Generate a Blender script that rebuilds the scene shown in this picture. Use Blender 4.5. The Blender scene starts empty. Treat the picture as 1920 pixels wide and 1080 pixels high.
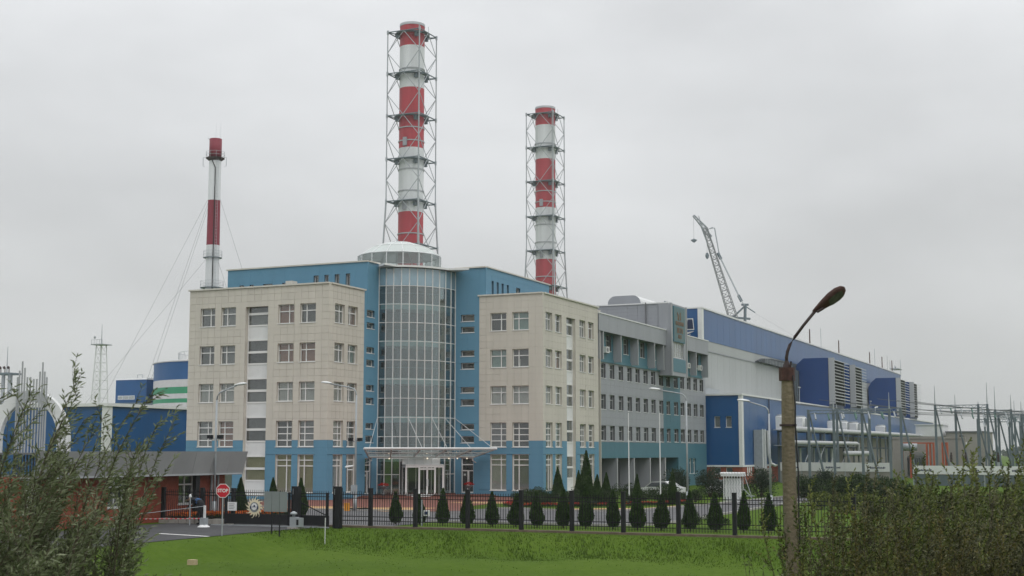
import bpy, bmesh, math, random
from mathutils import Vector, Matrix
R = random.Random(11)
sc = bpy.context.scene
COL = sc.collection
PI = math.pi
TH = math.radians(-24.36)          # the plant's building grid, turned against the view
CT, ST = math.cos(TH), math.sin(TH)
def W(u, v, z=0.0):                # plant grid -> world
    return Vector((CT*u - ST*v, ST*u + CT*v, z))

# ------------------------------------------------------------------ camera
cam_d = bpy.data.cameras.new('camera'); cam = bpy.data.objects.new('camera', cam_d); COL.objects.link(cam)
cam_d.sensor_width = 36.0; cam_d.lens = 36.0*2544/1920; cam_d.clip_end = 9000; cam_d.clip_start = 0.2
cam.location = (0, 0, 4.0); cam.rotation_euler = (PI/2 + math.atan(307/2544), 0, 0)
sc.camera = cam
cam_d.dof.use_dof = True; cam_d.dof.focus_distance = 105; cam_d.dof.aperture_fstop = 4.0
# ------------------------------------------------------------------ overcast sky
SUN_EL, SUN_AZ = math.radians(52), math.radians(150)     # azimuth clockwise from +Y
wd = bpy.data.worlds.new('World'); sc.world = wd; wd.use_nodes = True
nt = wd.node_tree; nt.nodes.clear(); N = nt.nodes.new; L = nt.links.new
out = N('ShaderNodeOutputWorld'); bg = N('ShaderNodeBackground'); L(bg.outputs[0], out.inputs[0])
sky = N('ShaderNodeTexSky'); sky.sky_type = 'NISHITA'; sky.sun_disc = False
sky.sun_elevation = SUN_EL; sky.sun_rotation = SUN_AZ; sky.air_density = 1.6; sky.dust_density = 4.0
skm = N('ShaderNodeMix'); skm.data_type = 'RGBA'; skm.blend_type = 'MULTIPLY'; skm.inputs[0].default_value = 1
L(sky.outputs[0], skm.inputs[6]); skm.inputs[7].default_value = (.09, .09, .09, 1)
tc = N('ShaderNodeTexCoord'); sx = N('ShaderNodeSeparateXYZ'); L(tc.outputs['Generated'], sx.inputs[0])
mr = N('ShaderNodeMapRange'); L(sx.outputs[2], mr.inputs[0])
mr.inputs[1].default_value = 0.0; mr.inputs[2].default_value = 1.0; mr.inputs[3].default_value = .54; mr.inputs[4].default_value = 1.55
mp = N('ShaderNodeMapping'); L(tc.outputs['Generated'], mp.inputs[0]); mp.inputs['Scale'].default_value = (1, 1, 2.4)
nz = N('ShaderNodeTexNoise'); L(mp.outputs[0], nz.inputs[0]); nz.inputs['Scale'].default_value = 3.1; nz.inputs['Detail'].default_value = 5; nz.inputs['Roughness'].default_value = .5
nr = N('ShaderNodeMapRange'); L(nz.outputs[0], nr.inputs[0]); nr.inputs[1].default_value = .3; nr.inputs[2].default_value = .7; nr.inputs[3].default_value = .86; nr.inputs[4].default_value = 1.13
mu = N('ShaderNodeMath'); mu.operation = 'MULTIPLY'; L(mr.outputs[0], mu.inputs[0]); L(nr.outputs[0], mu.inputs[1])
cc = N('ShaderNodeCombineColor')
for i, k in enumerate((.985, 1.0, 1.02)):
    m = N('ShaderNodeMath'); m.operation = 'MULTIPLY'; L(mu.outputs[0], m.inputs[0]); m.inputs[1].default_value = k; L(m.outputs[0], cc.inputs[i])
mx = N('ShaderNodeMix'); mx.data_type = 'RGBA'; mx.inputs[0].default_value = .07
L(cc.outputs[0], mx.inputs[6]); L(skm.outputs[2], mx.inputs[7]); L(mx.outputs[2], bg.inputs[0])
bg.inputs[1].default_value = 1.0
sl = bpy.data.lights.new('sun', 'SUN'); sl.energy = 0.6; sl.angle = math.radians(35); sl.color = (1, .97, .93)
so = bpy.data.objects.new('sun', sl); COL.objects.link(so)
sd = Vector((math.sin(SUN_AZ)*math.cos(SUN_EL), math.cos(SUN_AZ)*math.cos(SUN_EL), math.sin(SUN_EL)))
so.rotation_euler = (-sd).to_track_quat('-Z', 'Y').to_euler(); so.location = (0, -20, 60)
vs = sc.view_settings; vs.view_transform = 'Standard'; vs.look = 'None'; vs.exposure = 0.0; vs.gamma = 1.0; vs.use_curve_mapping = False
sc.cycles.max_bounces = 8; sc.cycles.transparent_max_bounces = 24; sc.cycles.use_denoising = True
sc.cycles.caustics_reflective = False; sc.cycles.caustics_refractive = False

# ------------------------------------------------------------------ materials
MAT = {}
def mat(name, col, rough=.6, var=.12, scale=1.2, metal=0.0, bump=0.0, bscale=20, rnd=0.0, col2=None, spec=.4, streak=False, emit=None):
    m = bpy.data.materials.new(name); m.use_nodes = True; t = m.node_tree; b = t.nodes['Principled BSDF']
    b.inputs['Roughness'].default_value = rough; b.inputs['Metallic'].default_value = metal; b.inputs['Specular IOR Level'].default_value = spec
    tc = t.nodes.new('ShaderNodeTexCoord'); mp = t.nodes.new('ShaderNodeMapping'); t.links.new(tc.outputs['Object'], mp.inputs[0])
    if streak:
        ge = t.nodes.new('ShaderNodeNewGeometry'); t.links.new(ge.outputs['Position'], mp.inputs[0]); mp.inputs['Scale'].default_value = (1, 1, .12)
    n = t.nodes.new('ShaderNodeTexNoise'); n.inputs['Scale'].default_value = scale; n.inputs['Detail'].default_value = 6; n.inputs['Roughness'].default_value = .65
    t.links.new(mp.outputs[0], n.inputs[0])
    rp = t.nodes.new('ShaderNodeMapRange'); t.links.new(n.outputs[0], rp.inputs[0]); rp.inputs[1].default_value = .3; rp.inputs[2].default_value = .7
    mx = t.nodes.new('ShaderNodeMix'); mx.data_type = 'RGBA'
    c2 = col2 or tuple(c*(1-var) for c in col); c1 = tuple(min(1, c*(1+var*.5)) for c in col)
    mx.inputs[6].default_value = (*c2, 1); mx.inputs[7].default_value = (*c1, 1); t.links.new(rp.outputs[0], mx.inputs[0])
    last = mx.outputs[2]
    if rnd:
        oi = t.nodes.new('ShaderNodeObjectInfo'); r2 = t.nodes.new('ShaderNodeMapRange'); t.links.new(oi.outputs['Random'], r2.inputs[0])
        r2.inputs[3].default_value = 1-rnd; r2.inputs[4].default_value = 1+rnd
        hs = t.nodes.new('ShaderNodeHueSaturation'); t.links.new(r2.outputs[0], hs.inputs['Value']); t.links.new(last, hs.inputs['Color']); last = hs.outputs[0]
    t.links.new(last, b.inputs['Base Color'])
    if bump:
        n2 = t.nodes.new('ShaderNodeTexNoise'); n2.inputs['Scale'].default_value = bscale; n2.inputs['Detail'].default_value = 4; t.links.new(tc.outputs['Object'], n2.inputs[0])
        bp = t.nodes.new('ShaderNodeBump'); bp.inputs['Strength'].default_value = bump; bp.inputs['Distance'].default_value = .05
        t.links.new(n2.outputs[0], bp.inputs['Height']); t.links.new(bp.outputs[0], b.inputs['Normal'])
    if emit:
        b.inputs['Emission Color'].default_value = (*col, 1); b.inputs['Emission Strength'].default_value = emit
    MAT[name] = m; return m
def glass(name, tint, refl_lo, refl_hi, rough=.03, dirt_tint=.08):
    m = bpy.data.materials.new(name); m.use_nodes = True; t = m.node_tree; t.nodes.clear(); n = t.nodes.new; l = t.links.new
    o = n('ShaderNodeOutputMaterial'); tr = n('ShaderNodeBsdfTransparent'); tr.inputs[0].default_value = (*tint, 1)
    gl = n('ShaderNodeBsdfGlossy'); gl.inputs['Roughness'].default_value = rough; gl.inputs[0].default_value = (.93, .96, .97, 1)
    df = n('ShaderNodeBsdfDiffuse'); df.inputs[0].default_value = (.35, .38, .38, 1)
    lw = n('ShaderNodeLayerWeight'); lw.inputs[0].default_value = .35
    rp = n('ShaderNodeMapRange'); l(lw.outputs['Fresnel'], rp.inputs[0]); rp.inputs[3].default_value = refl_lo; rp.inputs[4].default_value = refl_hi
    a = n('ShaderNodeMixShader'); l(rp.outputs[0], a.inputs[0]); l(tr.outputs[0], a.inputs[1]); l(gl.outputs[0], a.inputs[2])
    d = n('ShaderNodeMixShader'); d.inputs[0].default_value = dirt_tint; l(a.outputs[0], d.inputs[1]); l(df.outputs[0], d.inputs[2]); l(d.outputs[0], o.inputs[0])  # diffuse share over the glass: dirt film on windows, pale tint elsewhere
    MAT[name] = m; return m
def leafmat(name, a, b, c, scale=1.5, trans=.25, rough=.55):
    m = bpy.data.materials.new(name); m.use_nodes = True; t = m.node_tree; bs = t.nodes['Principled BSDF']; n = t.nodes.new; l = t.links.new
    geo = n('ShaderNodeNewGeometry'); tc = n('ShaderNodeTexCoord')
    nz = n('ShaderNodeTexNoise'); nz.inputs['Scale'].default_value = scale; nz.inputs['Detail'].default_value = 3; l(tc.outputs['Object'], nz.inputs[0])
    ad = n('ShaderNodeMath'); ad.operation = 'MULTIPLY_ADD'; l(geo.outputs['Random Per Island'], ad.inputs[0]); ad.inputs[1].default_value = .55
    s2 = n('ShaderNodeMath'); s2.operation = 'MULTIPLY_ADD'; l(nz.outputs[0], s2.inputs[0]); s2.inputs[1].default_value = 1.3; s2.inputs[2].default_value = -.42; l(s2.outputs[0], ad.inputs[2])
    cr = n('ShaderNodeValToRGB'); l(ad.outputs[0], cr.inputs[0]); e = cr.color_ramp.elements
    e[0].position = .15; e[0].color = (*a, 1); e[1].position = .85; e[1].color = (*c, 1); x = e.new(.5); x.color = (*b, 1)
    l(cr.outputs[0], bs.inputs['Base Color']); bs.inputs['Roughness'].default_value = rough; bs.inputs['Specular IOR Level'].default_value = .3
    tl = n('ShaderNodeBsdfTranslucent'); l(cr.outputs[0], tl.inputs[0]); mx = n('ShaderNodeMixShader'); mx.inputs[0].default_value = trans
    l(bs.outputs[0], mx.inputs[1]); l(tl.outputs[0], mx.inputs[2]); l(mx.outputs[0], t.nodes['Material Output'].inputs[0])
    MAT[name] = m; return m
mat('cream', (.61, .575, .51), .55, .09, .8, rnd=.03, streak=True)
mat('cream_joint', (.49, .46, .405), .8, .1)
mat('coping', (.62, .60, .54), .5, .1)
mat('sky_blue', (.115, .275, .40), .5, .07, .6, rnd=.03, streak=True)
mat('sky_blue_joint', (.08, .165, .235), .7, .05)
mat('teal', (.065, .175, .225), .45, .08, .6, rnd=.04)
mat('grey_clad', (.32, .335, .365), .5, .07, .6, rnd=.04, streak=True)
mat('grey_joint', (.19, .2, .22), .7, .05)
mat('grey_light', (.38, .395, .41), .5, .08, .5, streak=True)
mat('grey_dark', (.15, .155, .165), .6, .1)
mat('filter_navy', (.008, .045, .17), .4, .08, .25, streak=True, spec=.4)
mat('hall_blue', (.003, .082, .25), .33, .15, .25, streak=True, spec=.6)
mat('hall_grey', (.39, .41, .41), .5, .06, .25, streak=True)
mat('white_trim', (.74, .75, .75), .5, .06)
mat('white_pvc', (.80, .80, .79), .4, .03)
mat('white_steel', (.70, .72, .72), .45, .1, 2)
mat('galv', (.36, .39, .41), .5, .15, 3, metal=.15)
mat('steel_blue', (.125, .16, .18), .55, .12, 2)
mat('steel_dark', (.055, .065, .075), .6, .2, 1)
mat('stack_red', (.42, .045, .06), .5, .22, .35, streak=True)
mat('stack_white', (.66, .68, .69), .5, .18, .35, streak=True)
mat('dark_red', (.21, .022, .04), .55, .12, .5, streak=True)
mat('room', (.085, .088, .092), .8, .3, .6)  # shade of the unlit rooms put into a flat colour
mat('room_mid', (.20, .205, .215), .8, .25, .8)  # mid grey: room shade and reflected sky put into the colour
for nm, c in (('beige', (.58, .50, .40)), ('white', (.70, .71, .69)), ('teal', (.38, .55, .53)), ('rose', (.50, .28, .22)), ('grey', (.33, .34, .35)), ('yellow', (.62, .53, .32))):
    mat('blind_'+nm, c, .85, .12, 1.2)  # white and grey also stand for sky reflected in the panes
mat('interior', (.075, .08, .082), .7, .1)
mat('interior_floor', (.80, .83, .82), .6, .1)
mat('asphalt', (.135, .135, .14), .9, .22, .5, bump=.15, bscale=60, spec=.2)
mat('asphalt_dark', (.075, .076, .08), .9, .25, .6, bump=.15, bscale=60, spec=.2)
mat('paint', (.72, .72, .70), .6, .2, 3)
mat('kerb', (.36, .35, .33), .8, .2, 2, bump=.2)
mat('plaza_red', (.20, .075, .055), .8, .25, 1.5, bump=.2, bscale=40)
mat('plaza_ochre', (.46, .29, .14), .8, .2, 1.5, bump=.2, bscale=40)
mat('black_steel', (.014, .015, .018), .6, .2, 3, spec=.25)
mat('black_panel', (.012, .013, .016), .45, .2, 3)
mat('conc', (.36, .34, .31), .85, .25, 2, bump=.3, bscale=25)
mat('conc_brown', (.15, .115, .085), .9, .3, 2.5, bump=.4)
mat('pole_wood', (.21, .175, .115), .85, .45, 1.6, bump=.7, bscale=14, streak=True)
mat('rust', (.075, .035, .028), .8, .5, 9, bump=.5, bscale=30)
mat('rust_dark', (.035, .020, .018), .6, .4, 9)
mat('lamp_glass', (.10, .10, .085), .25, .4, 9)
mat('brick', (.30, .075, .045), .8, .25, 6, bump=.3)
mat('fascia', (.29, .295, .30), .5, .1, .4, rnd=.05)
mat('sign_red', (.50, .012, .03), .4, .08)
mat('sign_grey', (.21, .235, .24), .45, .12, 1.5)
mat('ivory', (.72, .65, .46), .5, .08)
mat('navy', (.02, .035, .09), .5, .1)
mat('bronze', (.20, .13, .085), .5, .3, 5)
mat('orange_steel', (.42, .10, .05), .6, .2, 3)
mat('green_paint', (.03, .22, .11), .5, .1)
mat('pipe_grey', (.50, .52, .53), .5, .12)
mat('crane_grey', (.25, .26, .265), .5, .15)
mat('insulator_green', (.07, .16, .13), .4, .1)
mat('tank_white_hazed', (.46, .46, .455), .5, .1)  # white dulled: haze over the distance put into the paint
mat('tank_blue', (.012, .075, .20), .45, .1, .4)
mat('beige_wall', (.30, .285, .26), .8, .15, .4)
mat('skin', (.45, .28, .2), .6, .1)
mat('cloth_black', (.012, .013, .017), .85, .3, 6)
mat('cloth_blue', (.03, .09, .22), .8, .2, 6)
mat('car_white', (.72, .73, .74), .25, .03, spec=.6)
mat('car_glass', (.05, .06, .07), .1, .1, spec=.6)
mat('tyre', (.02, .02, .02), .8, .1)
mat('amber', (.7, .3, .04), .4, .1)
mat('pot', (.30, .06, .05), .6, .1)
mat('cardboard', (.45, .36, .22), .8, .1)
mat('bark', (.09, .07, .05), .9, .3, 6)
mat('wire', (.09, .10, .105), .6, .1)
mat('rubber', (.012, .012, .013), .6, .1)
mat('downlight', (1.0, .85, .65), .5, 0, emit=.9)
mat('dome_top', (.78, .84, .82), .25, .06, 1)
mat('frame_grey', (.42, .43, .45), .5, .05)
glass('window_glass', (.92, .93, .92), .05, .6, dirt_tint=.03)
glass('tower_glass', (.74, .86, .87), .12, .75, dirt_tint=.05)
glass('tower_glass_top', (.55, .70, .80), .25, .9, dirt_tint=.5)  # large diffuse share gives the top panes an even pale blue
MAT['tower_glass_top'].node_tree.nodes['Diffuse BSDF'].inputs[0].default_value = (.34, .50, .60, 1)
glass('dome_glass', (.86, .92, .90), .10, .7, dirt_tint=.08)
glass('dome_white', (.80, .86, .84), .12, .7, dirt_tint=.5)  # large diffuse share gives the dome panes an even green-white
MAT['dome_white'].node_tree.nodes['Diffuse BSDF'].inputs[0].default_value = (.86, .92, .89, 1)
leafmat('thuja', (.012, .030, .009), (.030, .066, .016), (.066, .118, .030), 3)
leafmat('pine', (.012, .024, .014), (.025, .045, .026), (.055, .08, .05), 2.5)
leafmat('willow', (.055, .075, .028), (.15, .18, .085), (.30, .33, .21), 1.2, trans=.32)
leafmat('scrub', (.020, .023, .007), (.075, .080, .020), (.18, .150, .045), .9, trans=.3)
leafmat('scrub_grey', (.022, .026, .010), (.085, .092, .036), (.20, .20, .10), .8, trans=.3)
leafmat('scrub_green', (.030, .042, .010), (.095, .125, .028), (.20, .225, .06), .9, trans=.3)
leafmat('hedge', (.010, .022, .008), (.026, .05, .016), (.06, .095, .03), 1.2)
leafmat('grass_blade', (.050, .098, .009), (.068, .120, .011), (.096, .150, .019), .3, trans=.5)
leafmat('weed', (.07, .09, .04), (.14, .17, .08), (.30, .33, .20), 2)
leafmat('flower_orange', (.30, .045, .01), (.62, .12, .015), (.75, .25, .03), 5)
leafmat('flower_red', (.18, .008, .012), (.42, .015, .02), (.55, .05, .03), 5)
leafmat('far_wood', (.035, .055, .05), (.05, .07, .062), (.07, .09, .08), .05)

def grass_mat():
    m = bpy.data.materials.new('grass'); m.use_nodes = True; t = m.node_tree; b = t.nodes['Principled BSDF']; n = t.nodes.new; l = t.links.new
    tc = n('ShaderNodeTexCoord'); cols = []
    a = n('ShaderNodeTexNoise'); a.inputs['Scale'].default_value = .12; a.inputs['Detail'].default_value = 5; l(tc.outputs['Object'], a.inputs[0])
    c = n('ShaderNodeTexNoise'); c.inputs['Scale'].default_value = 2.2; c.inputs['Detail'].default_value = 8; c.inputs['Roughness'].default_value = .75; l(tc.outputs['Object'], c.inputs[0])
    ad = n('ShaderNodeMath'); ad.operation = 'ADD'; l(a.outputs[0], ad.inputs[0]); l(c.outputs[0], ad.inputs[1])
    cr = n('ShaderNodeValToRGB'); mr = n('ShaderNodeMapRange'); l(ad.outputs[0], mr.inputs[0]); mr.inputs[1].default_value = .7; mr.inputs[2].default_value = 1.3; l(mr.outputs[0], cr.inputs[0])
    e = cr.color_ramp.elements; e[0].color = (.050, .094, .008, 1); e[1].color = (.088, .142, .016, 1); x = e.new(.5); x.color = (.066, .118, .010, 1)
    l(cr.outputs[0], b.inputs['Base Color']); b.inputs['Roughness'].default_value = .95; b.inputs['Specular IOR Level'].default_value = .1
    n2 = n('ShaderNodeTexNoise'); n2.inputs['Scale'].default_value = 9; n2.inputs['Detail'].default_value = 5; l(tc.outputs['Object'], n2.inputs[0])
    bp = n('ShaderNodeBump'); bp.inputs['Strength'].default_value = .6; bp.inputs['Distance'].default_value = .08; l(n2.outputs[0], bp.inputs['Height']); l(bp.outputs[0], b.inputs['Normal'])
    MAT['grass'] = m
grass_mat()

# ------------------------------------------------------------------ mesh helpers
class MB:
    """collects shapes in plant-grid coordinates; build() links them as ONE mesh object"""
    def __init__(s): s.v = []; s.f = []; s.m = []; s.mi = 0
    def add(s, vs, fs):
        k = len(s.v); s.v += [tuple(x) for x in vs]; s.f += [tuple(i+k for i in f) for f in fs]; s.m += [s.mi]*len(fs); return s
    def box(s, a, b):
        x0, y0, z0 = a; x1, y1, z1 = b
        return s.add([(x0,y0,z0),(x1,y0,z0),(x1,y1,z0),(x0,y1,z0),(x0,y0,z1),(x1,y0,z1),(x1,y1,z1),(x0,y1,z1)],
                     [(0,3,2,1),(4,5,6,7),(0,1,5,4),(1,2,6,5),(2,3,7,6),(3,0,4,7)])
    def prism(s, pts, z0, z1):                   # vertical prism over a plan polygon (counter-clockwise)
        n = len(pts)
        return s.add([(p[0],p[1],z0) for p in pts]+[(p[0],p[1],z1) for p in pts],
                     [tuple(range(n-1,-1,-1)), tuple(range(n,2*n))]+[(i,(i+1)%n,n+(i+1)%n,n+i) for i in range(n)])
    def sheet(s, pts, z): return s.add([(p[0],p[1],z) for p in pts], [tuple(range(len(pts)))])
    def cyl(s, p0, p1, r0, r1=None, n=8, caps=True):
        r1 = r0 if r1 is None else r1; p0 = Vector(p0); p1 = Vector(p1); d = p1-p0
        if d.length < 1e-6: return s
        d.normalize(); a = d.orthogonal().normalized() if abs(d.z) < .99 else Vector((1,0,0)); b = d.cross(a)
        vs = []
        for p, r in ((p0, r0), (p1, r1)):
            for i in range(n):
                t = 2*PI*(i+.5)/n; vs.append(p+a*(r*math.cos(t))+b*(r*math.sin(t)))
        fs = [(i,(i+1)%n,n+(i+1)%n,n+i) for i in range(n)]
        if caps: fs += [tuple(range(n-1,-1,-1)), tuple(range(n,2*n))]
        return s.add(vs, fs)
    def tube(s, pts, r, n=6):
        rs = r if isinstance(r, (list, tuple)) else [r]*len(pts); pts = [Vector(p) for p in pts]; vs = []; fs = []
        ref = Vector((.31,.17,.93))
        for i, p in enumerate(pts):
            d = (pts[min(i+1,len(pts)-1)]-pts[max(i-1,0)]).normalized(); rr = ref if abs(d.dot(ref.normalized())) < .97 else Vector((1,0,0))
            a = (rr-d*rr.dot(d)).normalized(); b = d.cross(a)
            for k in range(n): t = 2*PI*k/n; vs.append(p+(a*math.cos(t)+b*math.sin(t))*rs[i])
        for i in range(len(pts)-1):
            for k in range(n): fs.append((i*n+k,i*n+(k+1)%n,(i+1)*n+(k+1)%n,(i+1)*n+k))
        fs += [tuple(range(n-1,-1,-1)), tuple(range((len(pts)-1)*n,len(pts)*n))]
        return s.add(vs, fs)
    def lathe(s, c, prof, n=24, caps=True):      # prof: (radius, z)
        vs = []; fs = []
        for r, z in prof:
            for i in range(n): t = 2*PI*i/n; vs.append((c[0]+r*math.cos(t), c[1]+r*math.sin(t), c[2]+z))
        for j in range(len(prof)-1):
            for i in range(n): fs.append((j*n+i,j*n+(i+1)%n,(j+1)*n+(i+1)%n,(j+1)*n+i))
        if caps: fs += [tuple(range(n-1,-1,-1)), tuple(range((len(prof)-1)*n,len(prof)*n))]
        return s.add(vs, fs)
    def mesh(s, name, mats, org=(0,0,0), smooth=False):
        me = bpy.data.meshes.new(name)
        me.from_pydata([(x-org[0],y-org[1],z-org[2]) for x,y,z in s.v], [], s.f)
        for m in (mats if isinstance(mats,(list,tuple)) else [mats]): me.materials.append(MAT[m])
        if any(s.m): me.polygons.foreach_set('material_index', s.m)
        if smooth: me.polygons.foreach_set('use_smooth', [True]*len(s.f))
        me.update(); return me
    def build(s, name, mats, parent=None, smooth=False, org=None):
        g = org if org is not None else (ORG.get(parent.name,(0,0,0)) if parent else (0,0,0))
        return link(name, s.mesh(name, mats, g, smooth), parent)
ORG = {}
def link(name, me, parent=None):
    o = bpy.data.objects.new(name, me); COL.objects.link(o)
    if parent: o.parent = parent; ORG[o.name] = ORG.get(parent.name,(0,0,0))
    return o
def tag(o, label=None, cat=None, group=None, kind=None):
    if label: o['label'] = label
    if cat: o['category'] = cat
    if group: o['group'] = group
    if kind: o['kind'] = kind
    return o
def thing(name, label, cat, at=(0,0,0), rz=0.0, group=None):
    o = bpy.data.objects.new(name, None); COL.objects.link(o); o.empty_display_size = .3
    o.location = W(*at); o.rotation_euler = (0,0,TH+rz); ORG[o.name] = tuple(at) if rz == 0 else (0,0,0)
    return tag(o, label, cat, group)
def solo(mb, name, mats, at, label=None, cat=None, group=None, kind=None, smooth=False):   # one-mesh top-level object in plant-grid coordinates
    o = link(name, mb.mesh(name, mats, at, smooth)); o.location = W(*at); o.rotation_euler = (0,0,TH)
    return tag(o, label, cat, group, kind)
def put(name, me, parent, at, rz=0.0):           # part with its own place (plant-grid coordinates)
    o = bpy.data.objects.new(name, me); COL.objects.link(o); o.parent = parent; g = ORG.get(parent.name,(0,0,0))
    o.location = (at[0]-g[0], at[1]-g[1], at[2]-g[2]); o.rotation_euler = (0,0,rz); ORG[o.name] = (0,0,0); return o
def copy_tree(o, parent=None):
    c = o.copy(); COL.objects.link(c); c.parent = parent
    for ch in o.children: copy_tree(ch, c)
    return c
ORD = ['first','second','third','fourth','fifth','sixth','seventh','eighth','ninth','tenth','eleventh','twelfth','thirteenth','fourteenth','fifteenth','sixteenth','seventeenth']

# ------------------------------------------------------------------ terrain
def smooth(a, b, x):
    t = min(1, max(0, (x-a)/(b-a))); return t*t*(3-2*t)
def hz(u, v):
    road = smooth(-36.3, -39.3, u)                       # the access road keeps level
    z = -0.75*smooth(62.9, 57.0, v)*(1-road)
    z += (3.05)*smooth(34, 1, v)*(1-.0*road)
    n = math.sin(u*.9+v*.7)*.06+math.sin(u*.37-v*.53+1)*.09+math.sin(u*2.3+1.7*v)*.03
    return z + n*smooth(63.5, 58, v)*(1-road)
us = [-1500,-900,-600,-300,-160,-100]+[-80+2*i for i in range(15)]+[-50+.7*i for i in range(90)]+[14+3*i for i in range(10)]+[60,120,300,600,1000,1500]
vs_ = [-200,-60,-20]+[-6+.7*i for i in range(100)]+[65,72,90,120,160,240,400,800,1300,1900]
mb = MB(); nu = len(us)
mb.add([(u,v,hz(u,v)) for v in vs_ for u in us], [(j*nu+i,j*nu+i+1,(j+1)*nu+i+1,(j+1)*nu+i) for j in range(len(vs_)-1) for i in range(nu-1)])
ground = solo(mb, 'ground', 'grass', (0,0,0), kind='structure', smooth=True)
def flat(name, pts, z, m): return solo(MB().sheet(pts, z), name, m, (pts[0][0],pts[0][1],0), kind='structure')
# access road outside the gate, the yard inside it
rb = MB(); rows = [30+1.0*i for i in range(36)]
for v0, v1 in zip(rows[:-1], rows[1:]):
    e0 = -40.0-.15*math.sin(v0*.1); e1 = -40.0-.15*math.sin(v1*.1)
    if v0 > 58: e0 += (v0-58)*.16; 
    if v1 > 58: e1 += (v1-58)*.16
    a = hz(-44,v0)+.02; b = hz(-44,v1)+.02
    rb.add([(-49.4,v0,a),(e0,v0,a),(e1,v1,b),(-49.4,v1,b)], [(0,1,2,3)])
solo(rb, 'access_road', 'asphalt_dark', (-44,50,0), kind='structure')
flat('yard_road', [(-60,64.5),(-36.5,64.5),(-36.5,69.4),(-26.5,69.6),(-24.2,71.5),(-23.6,75),(-23.7,78),(-24,84),(-24.1,93),(-24.3,104),(-23,116),(-18,130),(-24,132),(-27.9,124),(-28.4,112),(-29.2,101),(-29.8,94),(-30.6,89.5),(-32.4,86.4),(-35.5,86.2),(-39,87.6),(-41.6,87.4),(-43,81),(-60,84)], .016, 'asphalt')
for a, b, c_, d in ((( -43.6,54.4),(-39.9,53.5),(-39.9,53.2),(-43.6,54.1)),):
    flat('road_marking', [d, c_, b, a], .03, 'paint')
flat('grey_bounce_sheet', [(-95,66),(-57.4,66),(-57.4,70.5),(-60.1,70.5),(-60.1,84),(-64.1,84),(-64.1,97),(-95,97)], .012, 'asphalt')  # added grey ground, keeps green lawn bounce off the left wing
# entrance paving: brown-red with ochre fans
flat('entrance_paving', [(-64,82.5),(-52,80.6),(-43.2,81.3),(-41.6,84),(-44.5,90),(-45.3,97),(-44,111.05),(-47.2,111.05),(-56,111.05),(-60.8,105.3),(-60.8,97.0),(-64,97)], .024, 'plaza_red')
def fan(c, r0, r1, a0, a1, z=.03, n=14):
    p = [(c[0]+r1*math.cos(math.radians(a0+(a1-a0)*i/n)), c[1]+r1*math.sin(math.radians(a0+(a1-a0)*i/n))) for i in range(n+1)]
    q = [(c[0]+r0*math.cos(math.radians(a0+(a1-a0)*i/n)), c[1]+r0*math.sin(math.radians(a0+(a1-a0)*i/n))) for i in range(n,-1,-1)]
    return p+q
flat('paving_pattern', fan((-45.6,80.2), .01, 6.8, 84, 150), .03, 'plaza_ochre')
flat('paving_pattern', fan((-53,80.9), .01, 5.2, 12, 120), .03, 'plaza_ochre')
flat('paving_pattern', fan((-46.5,101), 2.6, 5.2, 238, 300), .03, 'plaza_ochre')
flat('paving_pattern', [(-62.5,83.0),(-55.5,81.6),(-55.8,84.2),(-62.5,85.5)], .03, 'plaza_ochre')
flat('footpath', [(-36.5,87.4),(-30.9,91.6),(-30.3,97.5),(-30.9,98.2),(-31.6,93),(-37,89.2)], .03, 'plaza_ochre')
kb = MB()
def kerb(pts, h=.13, w=.15):
    for (a, b) in zip(pts[:-1], pts[1:]):
        d = Vector((b[0]-a[0], b[1]-a[1])).normalized(); n = Vector((-d.y, d.x))*w/2
        kb.prism([(a[0]-n.x,a[1]-n.y),(b[0]-n.x,b[1]-n.y),(b[0]+n.x,b[1]+n.y),(a[0]+n.x,a[1]+n.y)], 0, h)
kerb([(-36.5,69.5),(-26.4,69.5),(-24.1,71.4),(-23.5,75),(-23.6,78),(-23.9,84),(-24,93),(-24.2,104),(-22.9,116)]); kerb([(-60,84.1),(-52.2,80.5),(-43.1,81.1)]); kerb([(-41.6,87.5),(-39,87.7),(-35.5,86.3),(-32.4,86.5),(-30.7,89.6),(-29.9,94),(-29.3,101),(-28.5,112),(-28,124)])
solo(kb, 'kerb', 'kerb', (-30,80,0), kind='structure')
flat('lawn', [(-41.7,87.7),(-39,87.8),(-35.5,86.4),(-32.5,86.6),(-30.8,89.7),(-30,94),(-29.4,101),(-28.6,112),(-28.1,123),(-34,124),(-46,124.9),(-46.9,111.2),(-44,111.0),(-45.2,97),(-44.4,90)], .012, 'grass')

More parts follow.
